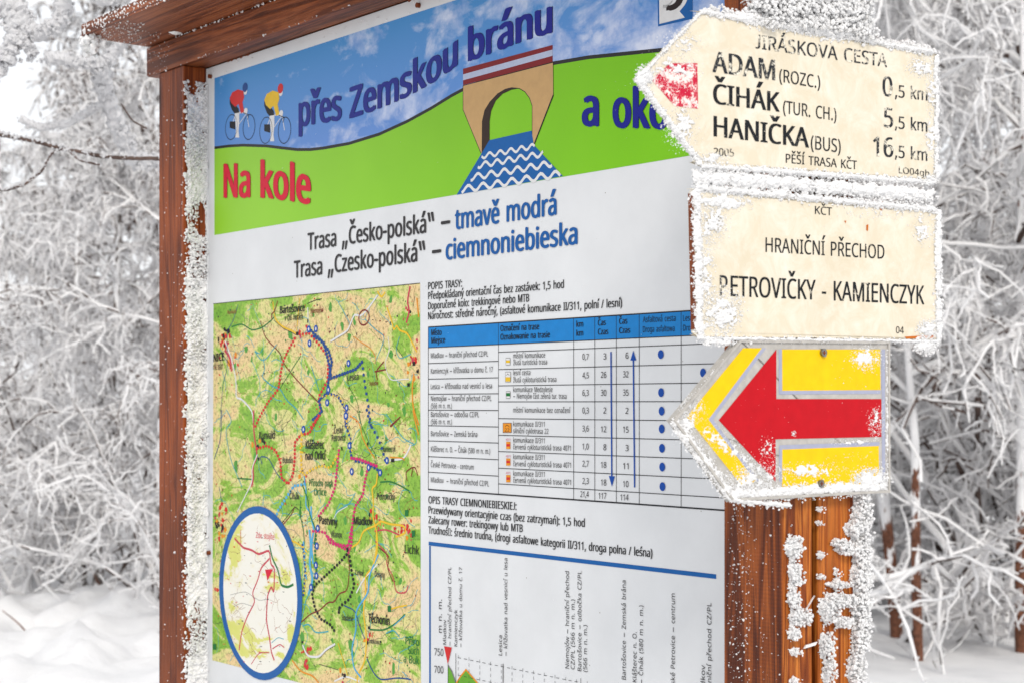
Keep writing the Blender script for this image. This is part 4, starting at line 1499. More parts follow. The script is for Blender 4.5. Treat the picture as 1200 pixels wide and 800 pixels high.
for k, s, x0, y0, x1, y1, cap, c, b in [
    ('A', 'Bartošovice', 438, 212, 568, 198, 7.5, 'black', .01), ('A', 'v Orl. horách', 462, 250, 558, 243, 6.5, 'black', .0), ('A', 'Lesica', 790, 558, 848, 553, 7, 'soft_black', .0),
    ('A', 'NICE', 92, 460, 148, 452, 8, 'black', .01), ('A', 'v Orl. horách', 90, 503, 140, 498, 7, 'black', .0), ('A', 'Niemojów', 598, 212, 664, 205, 5.4, 'brown', 0), ('A', 'Poniatów', 905, 585, 950, 580, 4.6, 'brown', 0),
    ('A', 'Kunvald', 165, 215, 210, 210, 4, 'thin_brown', 0),
    ('B', 'Kunvald', 330, 152, 412, 148, 8, 'black', 0), ('B', 'České', 720, 122, 768, 120, 7, 'soft_black', 0), ('B', 'Petrovice', 708, 162, 780, 158, 7, 'soft_black', 0),
    ('B', 'Klášterec', 572, 202, 668, 200, 8.5, 'black', 0.01), ('B', 'nad Orlicí', 570, 258, 678, 256, 8.5, 'black', 0.01), ('B', 'Kamienczyk', 975, 218, 1040, 216, 6, 'soft_black', 0),
    ('B', 'Přírodní park', 590, 395, 715, 398, 7, 'dark_green', 0), ('B', 'Orlice', 615, 443, 680, 445, 7.5, 'dark_green', 0), ('B', 'Petrovičky', 945, 465, 1038, 468, 7, 'soft_black', 0),
    ('B', 'Pastviny', 643, 590, 738, 602, 8, 'black', 0.01), ('B', 'Mladkov', 822, 595, 920, 600, 8, 'black', 0.01), ('B', 'Lichkov', 1088, 740, 1185, 752, 10, 'black', 0.01),
    ('B', 'Vítanov', 703, 660, 762, 665, 6.5, 'soft_black', 0), ('B', 'Bohdín', 452, 275, 505, 275, 6, 'soft_black', 0), ('B', 'Čihák', 488, 462, 540, 465, 6.5, 'soft_black', 0),
    ('C', 'Lichkov', 1088, 122, 1185, 133, 10, 'black', 0.01), ('C', 'Těchonín', 898, 480, 1010, 498, 9, 'black', 0.01), ('C', 'Dolany', 932, 245, 985, 252, 6.5, 'soft_black', 0),
    ('C', 'Přírod', 1092, 595, 1178, 610, 9, 'dark_green', 0.01), ('C', 'Such', 1105, 645, 1170, 652, 9, 'dark_green', 0.01), ('C', 'a Buko', 1082, 690, 1172, 705, 9, 'dark_green', 0.01),
    ('C', 'Studené', 760, 470, 820, 478, 6, 'soft_black', 0), ('C', 'Celné', 830, 235, 875, 240, 5.5, 'soft_black', 0), ('C', 'Sobkovice', 900, 590, 965, 600, 5, 'soft_black', 0)]:
    pts = mc(k, [(x0, y0), (x1, y1)])
    if pts[1][0] > 491.8: continue
    P.text('map_lettering', c, s, pts, cap * 1.1, 14, b + 0.018)
P.text('map_lettering', 'black', 'Lichk', mc('C', [(1088, 122), (1163, 131)]), 10, 14, 0.01)
P.text('map_lettering', 'dark_green', 'Příro', mc('C', [(1092, 595), (1163, 606)]), 9, 14, 0.01)
P.text('map_lettering', 'dark_green', 'Such', mc('C', [(1104, 645), (1163, 652)]), 9, 14.1, 0.01)
P.text('map_lettering', 'dark_green', 'a Buk', mc('C', [(1082, 690), (1163, 702)]), 9, 14.2, 0.01)
P.line('map_edge', 'soft_black', [mp_c[0], mp_c[1]], 0.7, 8.5)

# inset
P.ell('inset_ring', 'frame_blue', 304.3, 694, 48.6, 101.5, 16, 48)
P.ell('inset_map', M_INSET, 304.3, 694.2, 43.2, 93.2, 17, 48)


def inin(x, y): return ((x - 304.3) / 42.0) ** 2 + ((y - 694.2) / 91) ** 2 < 1


IL = [('C', 'rose', 2.6, [(170, 10), (235, 80), (250, 95), (290, 105), (330, 130), (385, 105), (392, 180), (412, 200), (408, 330), (395, 295), (375, 340), (368, 470), (385, 560), (395, 640), (410, 680)]),
      ('C', 'rose', 2.3, [(385, 150), (340, 200), (325, 260), (295, 330), (310, 375), (270, 450), (240, 530), (222, 660)]),
      ('C', 'dark_green', 3.0, [(385, 80), (400, 150), (430, 210), (445, 290), (480, 300), (510, 285)]),
      ('C', 'rose', 1.3, [(385, 640), (330, 640), (290, 700)]), ('C', 'rose', 1.4, [(400, 620), (440, 595), (470, 620)]), ('C', 'rose', 1.3, [(235, 0), (235, 80)]),
      ('C', 'grey', 0.5, [(180, 340), (260, 320), (330, 370), (380, 360)]), ('C', 'grey', 0.5, [(200, 400), (240, 380), (300, 400)]), ('C', 'river', 0.9, [(395, 590), (430, 560), (460, 570)])]
for i, (k, c, w, pts) in enumerate(IL):
    q = np.array(mc(k, pts))
    if len(q) > 2:
        t = np.arange(len(q)); tt = np.linspace(0, len(q) - 1, (len(q) - 1) * 4 + 1)
        q = np.stack([np.interp(tt, t, q[:, 0]), np.interp(tt, t, q[:, 1])], 1)
        q[1:-1] = (q[:-2] + 2 * q[1:-1] + q[2:]) / 4
    q = [tuple(v) for v in q if inin(*v)]
    if len(q) > 1: P.line('inset_roads', c, q, w, 18 + i * 0.05)
for i in range(60):
    x, y = RM.uniform(262, 346), RM.uniform(610, 780)
    q = [p for p in wander(RM.randint(4, 10), 3, 0.4, x, y, RM.uniform(0, 6.28)) if inin(*p)]
    if len(q) > 2: P.line('inset_paths', 'thin_brown', q, 0.4, 17.3 + (i % 10) * 0.04)
for i in range(60):
    x, y = RM.uniform(265, 343), RM.uniform(625, 775)
    if inin(x, y): P.ell('inset_houses', RM.choice(['soft_black', 'map_red', 'map_red', 'grey']), x, y, RM.uniform(.4, 1.6), RM.uniform(.3, .8), 18.6 + (i % 8) * 0.03, 5)
P.poly('inset_marker', 'red', mc('C', [(362, 208), (405, 205), (375, 265)]), 20)
P.text('inset_lettering', 'red', 'Zde stojíte', mc('C', [(314, 42), (410, 52)]), 6.6, 20, 0.01)
P.build(panel)

# bronze screws in the panel margin
for px, py in ((247.6, 90), (491.5, 6.8), (246, 647)):
    u, v = BF.un(px, py)
    b = PB()
    n = 14
    b.prism([(u + 0.0045 * math.cos(2 * math.pi * i / n), v + 0.0045 * math.sin(2 * math.pi * i / n)) for i in range(n)], -0.006, 0.0)
    smesh('screw', b, M_RUST, panel, bevel=0.0005)
# chipped brown spots on the top margin
for px in (268, 272, 277, 283, 288, 291, 480, 486):
    u, v = BF.un(px, hy(px, 243, 80.5))
    q = R.uniform(.002, .005)
    b = PB().prism([(u + q * 1.8 * math.cos(t) * R.uniform(.6, 1.2), v + q * 0.7 * math.sin(t) * R.uniform(.6, 1.2)) for t in np.linspace(0, 6.28, 8)[:-1]], -0.0006, 0)
    smesh('rust_chip', b, M_RUST, panel)

# frost on the inner side of the left front post and down the panel edge
C, rr = [], []
zf = Z_TOP - 0.035
for _ in range(9000):
    z = R.uniform(0.0, zf)
    y = R.uniform(-0.046, -0.004)
    if z > zf - 0.05 and y < -0.03: continue
    nz_ = mnoise.noise(Vector((y * 30, z * 9, 0.3)))
    if nz_ < -0.56: continue
    C.append((UL1 + R.uniform(-0.001, 0.008) + 0.008 * nz_ + 0.004 * mnoise.noise(Vector((y * 90, z * 60, 4.4))), y, z)); rr.append(R.uniform(0.0010, 0.0030))
for _ in range(600):
    z = R.uniform(0.0, zf)
    C.append((UL1 + 0.002, -0.052 + R.gauss(0, 0.003), z)); rr.append(R.uniform(0.001, 0.004))
frost_obj('frost', [blobs(C, rr, 1, 0.6)], board)
_y = np.arange(-0.052, -0.0015, 0.0011); _z = np.arange(0.0, zf + 0.01, 0.0013)
YY, ZZ = np.meshgrid(_y, _z)
hh = 0.5 + 0.30 * vnoise(YY, ZZ, 30) + 0.36 * vnoise(YY, ZZ, 95) + 0.26 * vnoise(YY + 3, ZZ, 210) + 0.16 * vnoise(YY, ZZ + 4, 420)
hh -= np.clip((ZZ - zf + 0.03) / 0.03, 0, 1) * 1.2
hh -= 0.55 * (vnoise(YY * 1.4, ZZ, 8.5) < -0.62)
Pq = np.stack([UL1 + np.clip(hh, -0.05, 9).ravel() * 0.010, YY.ravel(), ZZ.ravel()], 1)
_n = len(_y); _i, _j = np.meshgrid(np.arange(_n - 1), np.arange(len(_z) - 1)); _a = (_j * _n + _i).ravel()
_F = np.stack([_a, _a + 1, _a + _n + 1, _a + _n], 1)
_F = _F[(hh.ravel()[_F] > -0.03).all(1)]
frost_obj('frost_crust', [(Pq, np.vstack([_F[:, [0, 1, 2]], _F[:, [0, 2, 3]]]))], board, smooth=True)


# specks of frost on the post fronts, roof edge, beam
def specks(n, box, r0, r1, sq=None):
    C = np.stack([NR.uniform(a, b, n) for a, b in box], 1)
    return blobs(C, NR.uniform(r0, r1, n) * NR.uniform(0.3, 1, n), 1, 0.45, sq)


F2 = Frame(BF.o + BF.ay * Y_PF, BF.ang)     # plane of the post fronts (same u, v as the board)


def off_frame(parts): return parts


parts = [specks(150, ((UL0 + .004, UL1 - .004), (Y_PF - 0.0012, Y_PF), (0.6, Z_TOP)), 0.0006, 0.0018),
         specks(16, ((UL0 + .004, UL1 - .004), (Y_PF - 0.0012, Y_PF), (0.6, Z_TOP)), 0.0015, 0.003),
         specks(160, ((UL1 - .012, UL1), (Y_PF - 0.0012, Y_PF), (0.6, Z_TOP - 0.05)), 0.0008, 0.0022),
         specks(700, ((UR0 + .010, UR0 + 0.055), (Y_PF - 0.0012, Y_PF), (0.6, CAMZ - .1)), 0.0005, 0.0015),
         specks(500, ((UR0 + .004, UR1 - .004), (Y_PF - 0.0012, Y_PF), (0.6, CAMZ - .1)), 0.0004, 0.0012),
         specks(90, ((UB0, UB0 + 0.22), (y_f + 0.0, y_f + 0.06), (CAMZ + .8205, CAMZ + .8225)), 0.0008, 0.0028),
         specks(110, ((UB0, UB0 + 0.16), (y_f + 0.02, -0.07), (CAMZ + .8180, CAMZ + .8205)), 0.0008, 0.0022),
         specks(260, ((UB0, UB0 + 0.6), (y_f - 0.001, y_f), (CAMZ + .824, CAMZ + .851)), 0.0008, 0.0032),
         specks(220, ((UB0 + .15, UB1), (Y_PF - 0.006, Y_PF - 0.003), (BZ1 - 0.001, BZ1 + 0.001)), 0.0008, 0.0028),
         specks(50, ((UB0, UB0 + .9), (Y_PF - 0.0035, Y_PF - 0.003), (BZ0, BZ0 + 0.004)), 0.0008, 0.002),
         specks(60, ((UB0, UB0 + .12), (Y_PF - 0.0035, Y_PF - 0.003), (BZ0, BZ1)), 0.0006, 0.0016)]
parts.append(specks(90, ((PU0 + .002, PU0 + .9), (-0.0018, -0.0008), (Z_TOP - 0.03, Z_TOP - 0.004)), 0.0005, 0.0016))
parts.append(specks(130, ((PU0 + .006, UR0), (-0.0018, -0.0012), (0.9, Z_TOP)), 0.0003, 0.0009))
frost_obj('frost_specks', parts, board)
# a lump hanging under the roof's front corner
C = [(UB0 + R.gauss(0.012, 0.012), y_f + R.gauss(0.012, 0.006), CAMZ + 0.812 + R.gauss(0, 0.010)) for _ in range(70)]
frost_obj('frost', [blobs(C, [R.uniform(.004, .009) for _ in C], 2, 0.35)], board)

# frost on the right post: side face and rear edge (local x just beyond UR1)
SP = Frame(1.74 * E_ + POST_S * D_, math.pi / 2 - A)     # the post's side face, in the sign frame's axes


def side_local(px, py, off):
    """pixel on the post's side face -> board-local point"""
    u, v = SP.un(px, py)
    # world xy
    w = SP.o + SP.ax * u - SP.ay * off
    d = w - BF.o
    return float(d @ BF.ax), float(d @ BF.ay), v


def side_blobs(specs, offr=(0.0, 0.012), sub=2, jit=0.38):
    C, rr = [], []
    for sp in specs:
        cx, cy, rx, ry, n, r0, r1 = sp
        for _ in range(int(n * 2.2)):
            q = math.sqrt(R.random()); a = R.uniform(0, 6.283)
            x = cx + rx * q * math.cos(a); y = cy + ry * q * math.sin(a)
            C.append(side_local(x, y, R.uniform(*offr))); rr.append(R.uniform(r0, r1) * 0.33 * SP.scale(x))
    return blobs(C, rr, sub, jit)


colS = [(928, 640, 9, 13, 60, 2.5, 5), (930, 672, 8, 14, 60, 2.5, 5), (927, 700, 7, 12, 45, 2.5, 5), (936, 722, 13, 11, 70, 2.5, 5), (928, 742, 7, 7, 30, 2, 4), (930, 763, 6, 5, 14, 2, 4), (930, 798, 5, 6, 14, 2, 4),
        (927, 690, 4, 60, 70, 2, 4)]
colT = [(1006, 600, 9, 20, 90, 3, 6), (996, 618, 7, 9, 50, 3, 6), (1004, 645, 9, 16, 80, 3, 6), (988, 642, 11, 7, 70, 3, 6), (980, 635, 8, 5, 40, 3, 5), (1003, 675, 8, 16, 80, 3, 6), (980, 684, 14, 4, 50, 2.5, 4), (986, 703, 14, 8, 70, 2.5, 5),
        (968, 712, 9, 20, 70, 2.5, 5), (986, 728, 9, 6, 50, 2.5, 5), (1004, 712, 9, 20, 90, 3, 6), (1003, 745, 7, 20, 80, 3, 6), (966, 755, 7, 16, 60, 2.5, 5), (968, 785, 6, 14, 50, 2, 5), (1000, 780, 9, 26, 90, 3, 6), (978, 700, 3, 40, 50, 1.5, 3),
        (958, 596, 3, 4, 8, 1.5, 3), (957, 612, 3, 3, 8, 1.5, 3), (959, 650, 3, 5, 8, 1.5, 3), (959, 675, 3, 4, 8, 1.5, 3), (1010, 615, 5, 40, 70, 2.5, 5), (1010, 700, 4, 80, 130, 2.5, 5)]
colU = [(905, 8, 32, 14, 260, 3.5, 7), (950, 18, 45, 20, 420, 3.5, 7.5), (985, 25, 26, 20, 260, 3.5, 7), (990, 5, 20, 15, 150, 3.5, 7), (895, 30, 20, 8, 80, 3, 6), (935, 0, 40, 14, 250, 3.5, 7), (1000, 40, 14, 10, 80, 3, 6)]
for L_ in (0, 1):
    pass
low = []
C, rr = [], []
for _ in range(700):      # below the picture the rear edge stays rimed
    px = R.gauss(1003, 5); py = R.uniform(800, 1100)
    C.append(side_local(px, py, R.uniform(0, .012))); rr.append(R.uniform(2.5, 5.5) * SP.scale(px))
def side_place(px, py, off):
    P_ = plane_place(SP, 0.0)(px, py, np.zeros_like(off))
    m = (SP.o @ SP.ay) / (((px - 600) / F) * SP.ay[0] + SP.ay[1]) / F
    # from the sign frame's axes into the board's
    wx = SP.o[0] + SP.ax[0] * P_[:, 0] - SP.ay[0] * off * m - BF.o[0]
    wy = SP.o[1] + SP.ax[1] * P_[:, 0] - SP.ay[1] * off * m - BF.o[1]
    return np.stack([wx * BF.ax[0] + wy * BF.ax[1], wx * BF.ay[0] + wy * BF.ay[1], P_[:, 2]], 1)


_sp = [('blob', c[0], c[1], c[2] * 1.1, c[3] * 1.1, 9999, 3, 3) for c in colS + colT]
frost_obj('frost_crust', [crust(_sp, side_place, (912, 580, 1030, 812), 0.8, 0.26, 10.0), crust([('blob', c[0], c[1], c[2] * 1.2, c[3] * 1.2, 9999, 3, 3) for c in colU], side_place, (868, -30, 1030, 60), 0.9, 0.3, 20.0)], board, smooth=True)
frost_obj('frost', [side_blobs(colS), side_blobs(colT, (0.0, 0.016)), side_blobs(colU, (0.0, 0.03)), blobs(C, rr, 2, .38)], board)
# small icy slivers
for (x0, y0, x1, y1) in ((951, 699, 941, 716), (941, 757, 954, 753)):
    p0 = np.array(side_local(x0, y0, 0.002)); p1 = np.array(side_local(x1, y1, 0.002))
    w = np.array([0, 0.0022, 0.0022])
    b = PB().add([p0 - w, p0 + w, p1 + w, p1 - w, p0 - w + [.003, 0, 0], p0 + w + [.003, 0, 0], p1 + w + [.003, 0, 0], p1 - w + [.003, 0, 0]],
                 [(0, 3, 2, 1), (4, 5, 6, 7), (0, 1, 5, 4), (1, 2, 6, 5), (2, 3, 7, 6), (3, 0, 4, 7)])
    smesh('ice_sliver', b, M_FROST, board)

# ================================================================== SIGN PLATES
ZSIGN = 0.0


def sign_root(name, label, cat):
    o = empty(name, SF)
    tag(o, label, cat)
    return o


def plate(root, name, px_poly, mat, th=0.006, bevel=0.0012, y0=0.0):
    pl = [SF.un(x, y) for x, y in px_poly]
    return smesh(name, PB().prism(pl, y0, y0 + th), mat, root, bevel=bevel)


def round_poly(pts, r=3.0, n=4):
    out = []
    m = len(pts)
    for i in range(m):
        p = np.array(pts[i], float); a = np.array(pts[i - 1], float); c = np.array(pts[(i + 1) % m], float)
        da = (a - p) / np.linalg.norm(a - p); dc = (c - p) / np.linalg.norm(c - p)
        for k in range(n + 1):
            t = k / n
            q = (1 - t) ** 2 * (p + da * r) + 2 * t * (1 - t) * p + t * t * (p + dc * r)
            out.append(tuple(q))
    return out


def screw(root, px, py, r=0.005, mat=None):
    u, v = SF.un(px, py)
    n = 14
    b = PB().prism([(u + r * math.cos(2 * math.pi * i / n), v + r * math.sin(2 * math.pi * i / n)) for i in range(n)], -0.004, 0.0)
    o = smesh('screw', b, mat or M_STEEL, root, bevel=0.0006)
    b2 = PB()
    b2.box(u - r * .6, u + r * .6, -0.0046, -0.0038, v - r * .12, v + r * .12)
    b2.box(u - r * .12, u + r * .12, -0.0048, -0.0039, v - r * .6, v + r * .6)
    smesh('screw_slot', b2, M_RUST, o)
    return o


# --- sign 1: long cream pointer
s1 = sign_root('direction_sign', 'cream arrow-shaped trail sign with distances to ADAM, ČIHÁK and HANIČKA, topmost on post', 'sign')
poly1 = [(747.5, 92)] + round_poly([(821, 14), (1097, 64), (1096.5, 213), (820, 192.5)], 3)
pl1 = plate(s1, 'plate', poly1, M_CREAM, 0.008, 0.0012)
Q = Print(SF, 0.0003)
Q.poly('trail_mark', 'trail_red', [(763, 93.4), (785, 74.6), (817, 74.4), (818, 128), (790, 124.5)], 1)
Q.text('lettering', 'trail_worn', 'JIRÁSKOVA CESTA', [(885.2, 57), (1039.4, 79.2)], 16.5, 2, 0.008)
Q.text('lettering', 'trail_worn', 'ADAM', [(834.5, 84.6), (908.3, 94.6)], 24.5, 2, 0.02)
Q.text('lettering', 'trail_black', '(ROZC.)', [(913, 96), (961, 104)], 15, 2, 0.006)
Q.text('lettering', 'trail_black', 'ČIHÁK', [(835.4, 121.6), (913.7, 131.6)], 23.5, 2, 0.02)
Q.text('lettering', 'trail_black', '(TUR. CH.)', [(917.5, 133), (980, 142)], 15, 2, 0.006)
Q.text('lettering', 'trail_black', 'HANIČKA', [(836, 160), (947.9, 173.5)], 24, 2, 0.02)
Q.text('lettering', 'trail_black', '(BUS)', [(950, 174.8), (985, 179.5)], 16, 2, 0.006)
Q.text('lettering', 'trail_faint', '2005', [(836, 182.6), (860, 183.8)], 9, 2, 0.01)
Q.text('lettering', 'trail_black', 'PĚŠÍ TRASA KČT', [(920.6, 191), (1004, 198.9)], 10.5, 2, 0.008)
for s, x0, x1, y, c in (('0', 1034, 1045.7, 112.4, 'trail_worn'), ('5', 1035.6, 1046.5, 149, 'trail_worn'), ('16', 1023, 1046.7, 183.2, 'trail_worn')):
    Q.text('lettering', c, s, [(x0, y), (x1, y + 1.4)], 23, 2, 0.014)
    Q.text('lettering', 'trail_worn', ',5 km', [(1048.5, y + 1.6), (1086.5, y + 5.8)], 14.5, 2, 0.012)
Q.text('lettering', 'trail_faint', 'LO04gh', [(1053, 203.2), (1088.8, 207.4)], 7.5, 2, 0.008)
Q.build(pl1)
FS1 = [('line', 824, 14, 1095, 62, 2.0, 900, 1.5, 4.6), ('line', 870, 20, 1010, 44, 4.5, 420, 2, 5.5), ('line', 748, 92, 821, 15, 1.5, 240, 1, 2.6), ('line', 749, 96, 820, 192, 2.2, 560, 1.2, 3.4),
                     ('line', 824, 195, 1094, 214, 2.2, 800, 1.5, 4.6), ('line', 1097, 66, 1097, 212, 1.8, 420, 1, 3), ('blob', 755, 90, 10, 12, 240, 1, 3), ('blob', 790, 82, 28, 24, 560, 0.4, 1.5),
                     ('blob', 800, 150, 22, 26, 320, 0.4, 1.6), ('blob', 800, 50, 26, 16, 200, 0.4, 1.5), ('blob', 1080, 78, 18, 14, 260, 0.5, 1.8), ('blob', 1092, 110, 8, 30, 160, 0.5, 1.6), ('blob', 1090, 165, 8, 30, 130, 0.5, 1.6),
                     ('blob', 835, 186, 18, 8, 160, 0.5, 1.8), ('blob', 1090, 210, 8, 6, 70, 1, 3), ('blob', 930, 110, 170, 80, 420, 0.25, 0.8)]
sc = px_scatter(SF, FS1)
sc2 = px_scatter(SF, [('line', 830, 12, 1090, 60, 3.5, 500, 3, 6), ('line', 750, 94, 818, 186, 2.0, 90, 2, 4)], off=-0.006, sub=2, jit=0.4)
frost_obj('frost', [sc, sc2], s1)
frost_obj('frost_crust', [crust(FS1[:-1], plane_place(SF, 0.0004), (738, 2, 1106, 226), 0.8)], s1, smooth=True)

# --- sign 2: cream rectangle
s2 = sign_root('place_name_sign', 'rectangular cream sign reading HRANIČNÍ PŘECHOD PETROVIČKY - KAMIENCZYK with rusty left edge', 'sign')
poly2 = round_poly([(812, 221), (1098, 246), (1100, 397.5), (816, 394)], 9)
pl2 = plate(s2, 'plate', poly2, M_CREAM, 0.009, 0.0012)
rp = PB()
for k in range(22):
    t0, t1 = k / 22, (k + 1) / 22
    xa, ya = 812 + 3.4 * t0, 226 + 160 * t0
    u0, v0 = SF.un(xa - 0.6, ya)
    u1, v1 = SF.un(812 + 3.4 * t1 - 0.6, 226 + 160 * t1)
    w = R.uniform(0.0006, 0.0022)
    rp.add([(u0, -0.0006, v0), (u0 + w, -0.0006, v0), (u1 + w, -0.0006, v1), (u1, -0.0006, v1), (u0, 0.0086, v0), (u1, 0.0086, v1)], [(0, 1, 2, 3), (0, 3, 5, 4)])
smesh('rusty_edge', rp, M_RUST, s2)
Q = Print(SF, 0.0003)
Q.text('lettering', 'trail_black', 'KČT', [(954.8, 251), (974.8, 252.8)], 9.4, 2, 0.006)
Q.text('lettering', 'trail_black', 'HRANIČNÍ PŘECHOD', [(896.9, 295.4), (1036.2, 303.6)], 17, 2, 0.006)
Q.text('lettering', 'trail_worn', 'P', [(843.3, 346.7), (852.5, 347.2)], 24, 2, 0.012)
Q.text('lettering', 'trail_black', 'ETROVIČKY - KAMIENCZYK', [(856, 347.2), (1083, 356.9)], 24, 2, 0.012)
Q.text('lettering', 'trail_faint', '04', [(1049.8, 390.5), (1059, 390.9)], 8, 2, 0.006)
rs = ik('rust_mark', 204, 110, 30)
Q.poly('rust_marks', 'rust_mark', [(1030, 236), (1034, 236), (1033, 247), (1031, 246)], 2)
Q.poly('rust_marks', 'rust_mark', [(1035.5, 238), (1037.5, 238), (1036, 245)], 2)
Q.poly('rust_marks', 'rust_mark', [(1015, 264), (1017.5, 263), (1017, 271), (1015, 270)], 2)
Q.poly('rust_marks', 'rust_mark', [(989, 259), (991.5, 259), (991, 262)], 2)
Q.poly('rust_marks', 'rust_mark', [(1060, 394.5), (1092, 392.5), (1096, 396), (1062, 397)], 2)
Q.build(pl2)
screw(s2, 965, 217, 0.004, M_STEEL)
FS2 = [('line', 816, 220, 1096, 246, 2.4, 900, 1.5, 4.8), ('line', 820, 206, 1090, 232, 3.2, 900, 2, 5), ('line', 816, 225, 820, 390, 3.6, 620, 0.8, 3), ('line', 818, 396, 1098, 400, 1.6, 480, 1, 3),
                     ('blob', 835, 262, 18, 26, 420, 0.5, 2), ('blob', 848, 236, 36, 12, 300, 0.6, 2.2), ('blob', 846, 366, 26, 26, 620, 0.6, 2.4), ('blob', 828, 320, 12, 40, 240, 0.5, 2), ('line', 1099, 248, 1100, 398, 2.4, 520, 1, 3.2),
                     ('blob', 1088, 386, 13, 12, 320, 0.8, 2.6), ('blob', 1084, 405, 14, 10, 120, 2, 4.5), ('blob', 1040, 250, 50, 8, 120, .5, 1.8), ('blob', 955, 300, 140, 70, 420, 0.25, 0.8), ('blob', 1080, 270, 14, 20, 160, .4, 1.6),
                     ('blob', 842, 400, 22, 6, 70, 1.5, 3.6)]
sc = px_scatter(SF, FS2)
sc2 = px_scatter(SF, [('line', 818, 205, 1092, 230, 4.5, 700, 3, 6), ('line', 1101, 250, 1101, 396, 2, 80, 2, 4)], off=-0.004, sub=2, jit=0.4)
frost_obj('frost', [sc, sc2], s2)
frost_obj('frost_crust', [crust([('line', 818, 207, 1092, 229, 5.5, 1, 3, 6)] + [f for f in FS2 if not (f[0] == 'blob' and f[7] < 1)], plane_place(SF, 0.0004), (803, 192, 1110, 416), 0.8)], s2, smooth=True)

# --- sign 3: yellow and red arrow


def c6(pts): return [(770 + x / 3.333, 380 + y / 3.333) for x, y in pts]


s3 = sign_root('arrow_sign', 'yellow arrow sign with red arrow pointing left, grey edged, lowest on post', 'sign')
out3 = c6([(60, 375), (322, 60), (905, 66), (906, 655), (290, 688)])
pl3 = plate(s3, 'plate', out3, M_PLATE, 0.010, 0.0014)
rims = PB()
for a_, b_ in ((0, 1), (1, 2), (4, 0), (3, 4), (2, 3)):
    p, q = np.array(SF.un(*out3[a_])), np.array(SF.un(*out3[b_]))
    d = (q - p) / np.linalg.norm(q - p)
    nn = np.array([-d[1], d[0]])
    cen = np.array(SF.un(940, 490))
    if (cen - p) @ nn < 0: nn = -nn
    w = 0.0035
    p0, q0 = p + d * .0005, q - d * .0005
    rims.add([(p0[0], -0.0028, p0[1]), (q0[0], -0.0028, q0[1]), (*(q0 + nn * w),), (*(p0 + nn * w),)][:0], [])
    A4 = [p0, q0, q0 + nn * w, p0 + nn * w]
    rims.add([(x, -0.0026 - 0.0001 * a_, z) for x, z in A4] + [(x, 0.0002, z) for x, z in A4], [(0, 1, 2, 3), (0, 4, 5, 1), (3, 2, 6, 7), (1, 5, 6, 2), (0, 3, 7, 4)])
smesh('folded_rim', rims, M_PLATE, s3)
Q = Print(SF, 0.0003)
Q.poly('yellow_field', 'arrow_yellow', c6([(335, 92), (408, 92), (200, 370), (385, 612), (330, 628), (115, 360)]), 2)
Q.poly('yellow_field', 'arrow_yellow', c6([(487, 97), (870, 97), (872, 255), (488, 258)]), 2)
Q.poly('yellow_field', 'arrow_yellow', c6([(488, 487), (865, 473), (866, 632), (488, 645)]), 2)
Q.poly('red_arrow', 'arrow_red', c6([(240, 373), (465, 97), (465, 290), (875, 290), (875, 438), (462, 447), (462, 612)]), 2)
Q.poly('blue_grey_edge', 'plate_blue', c6([(408, 92), (425, 92), (218, 370), (400, 612), (385, 612), (200, 370)]), 1)
Q.poly('blue_grey_edge', 'plate_blue', c6([(475, 97), (487, 97), (488, 258), (872, 255), (872, 270), (475, 272)]), 1.3)
Q.poly('blue_grey_edge', 'plate_blue', c6([(476, 612), (476, 470), (868, 458), (865, 473), (488, 487), (488, 612)]), 1.6)
Q.poly('blue_grey_edge', 'plate_blue', c6([(876, 97), (890, 97), (891, 632), (878, 632)]), 1.2)
Q.build(pl3)
screw(s3, 963.5, 413, 0.0052)
screw(s3, 960.5, 566, 0.005)
FS3 = [('line', 791, 494, 858, 582, 4.5, 1100, 0.8, 2.8), ('line', 862, 578, 1038, 570, 4.5, 1500, 0.8, 3), ('line', 858, 585, 925, 592, 2.0, 160, 1.5, 3.5), ('blob', 1020, 562, 20, 14, 800, 0.8, 2.8), ('blob', 880, 562, 26, 16, 620, 0.7, 2.4),
                     ('line', 842, 516, 906, 562, 6, 420, 0.4, 1.7), ('blob', 1015, 420, 18, 14, 380, 0.5, 2), ('blob', 1004, 430, 30, 26, 90, 0.3, 1.4), ('blob', 1026, 494, 10, 18, 320, 0.5, 1.8), ('blob', 812, 480, 16, 16, 320, 0.5, 1.8),
                     ('blob', 805, 496, 10, 12, 240, 0.6, 2.2), ('blob', 833, 510, 18, 16, 300, .4, 1.5), ('blob', 940, 552, 60, 10, 360, 0.5, 2), ('line', 1040, 410, 1040, 575, 1.6, 420, 0.6, 2.2), ('blob', 930, 508, 3, 3.4, 30, 1, 2),
                     ('blob', 900, 530, 9, 22, 200, 0.4, 1.6), ('blob', 891, 480, 34, 50, 110, 0.2, 0.9), ('line', 800, 480, 850, 420, 2, 60, 0.5, 1.6), ('line', 870, 400, 1038, 401, 1.4, 130, 0.6, 1.9), ('blob', 1000, 475, 40, 25, 80, .2, .9),
                     ('blob', 1000, 518, 30, 4, 120, .4, 1.5), ('blob', 1005, 540, 32, 14, 140, .4, 1.5)]
sc = px_scatter(SF, FS3, keep=lambda x, y: x > 786)
frost_obj('frost', [sc], s3)
frost_obj('frost_crust', [crust([f for f in FS3 if not (f[0] == 'blob' and f[7] < 1)], plane_place(SF, 0.0004), (784, 398, 1048, 594), 0.8, 0.45, 4.5)], s3, smooth=True)

# ================================================================== TREES


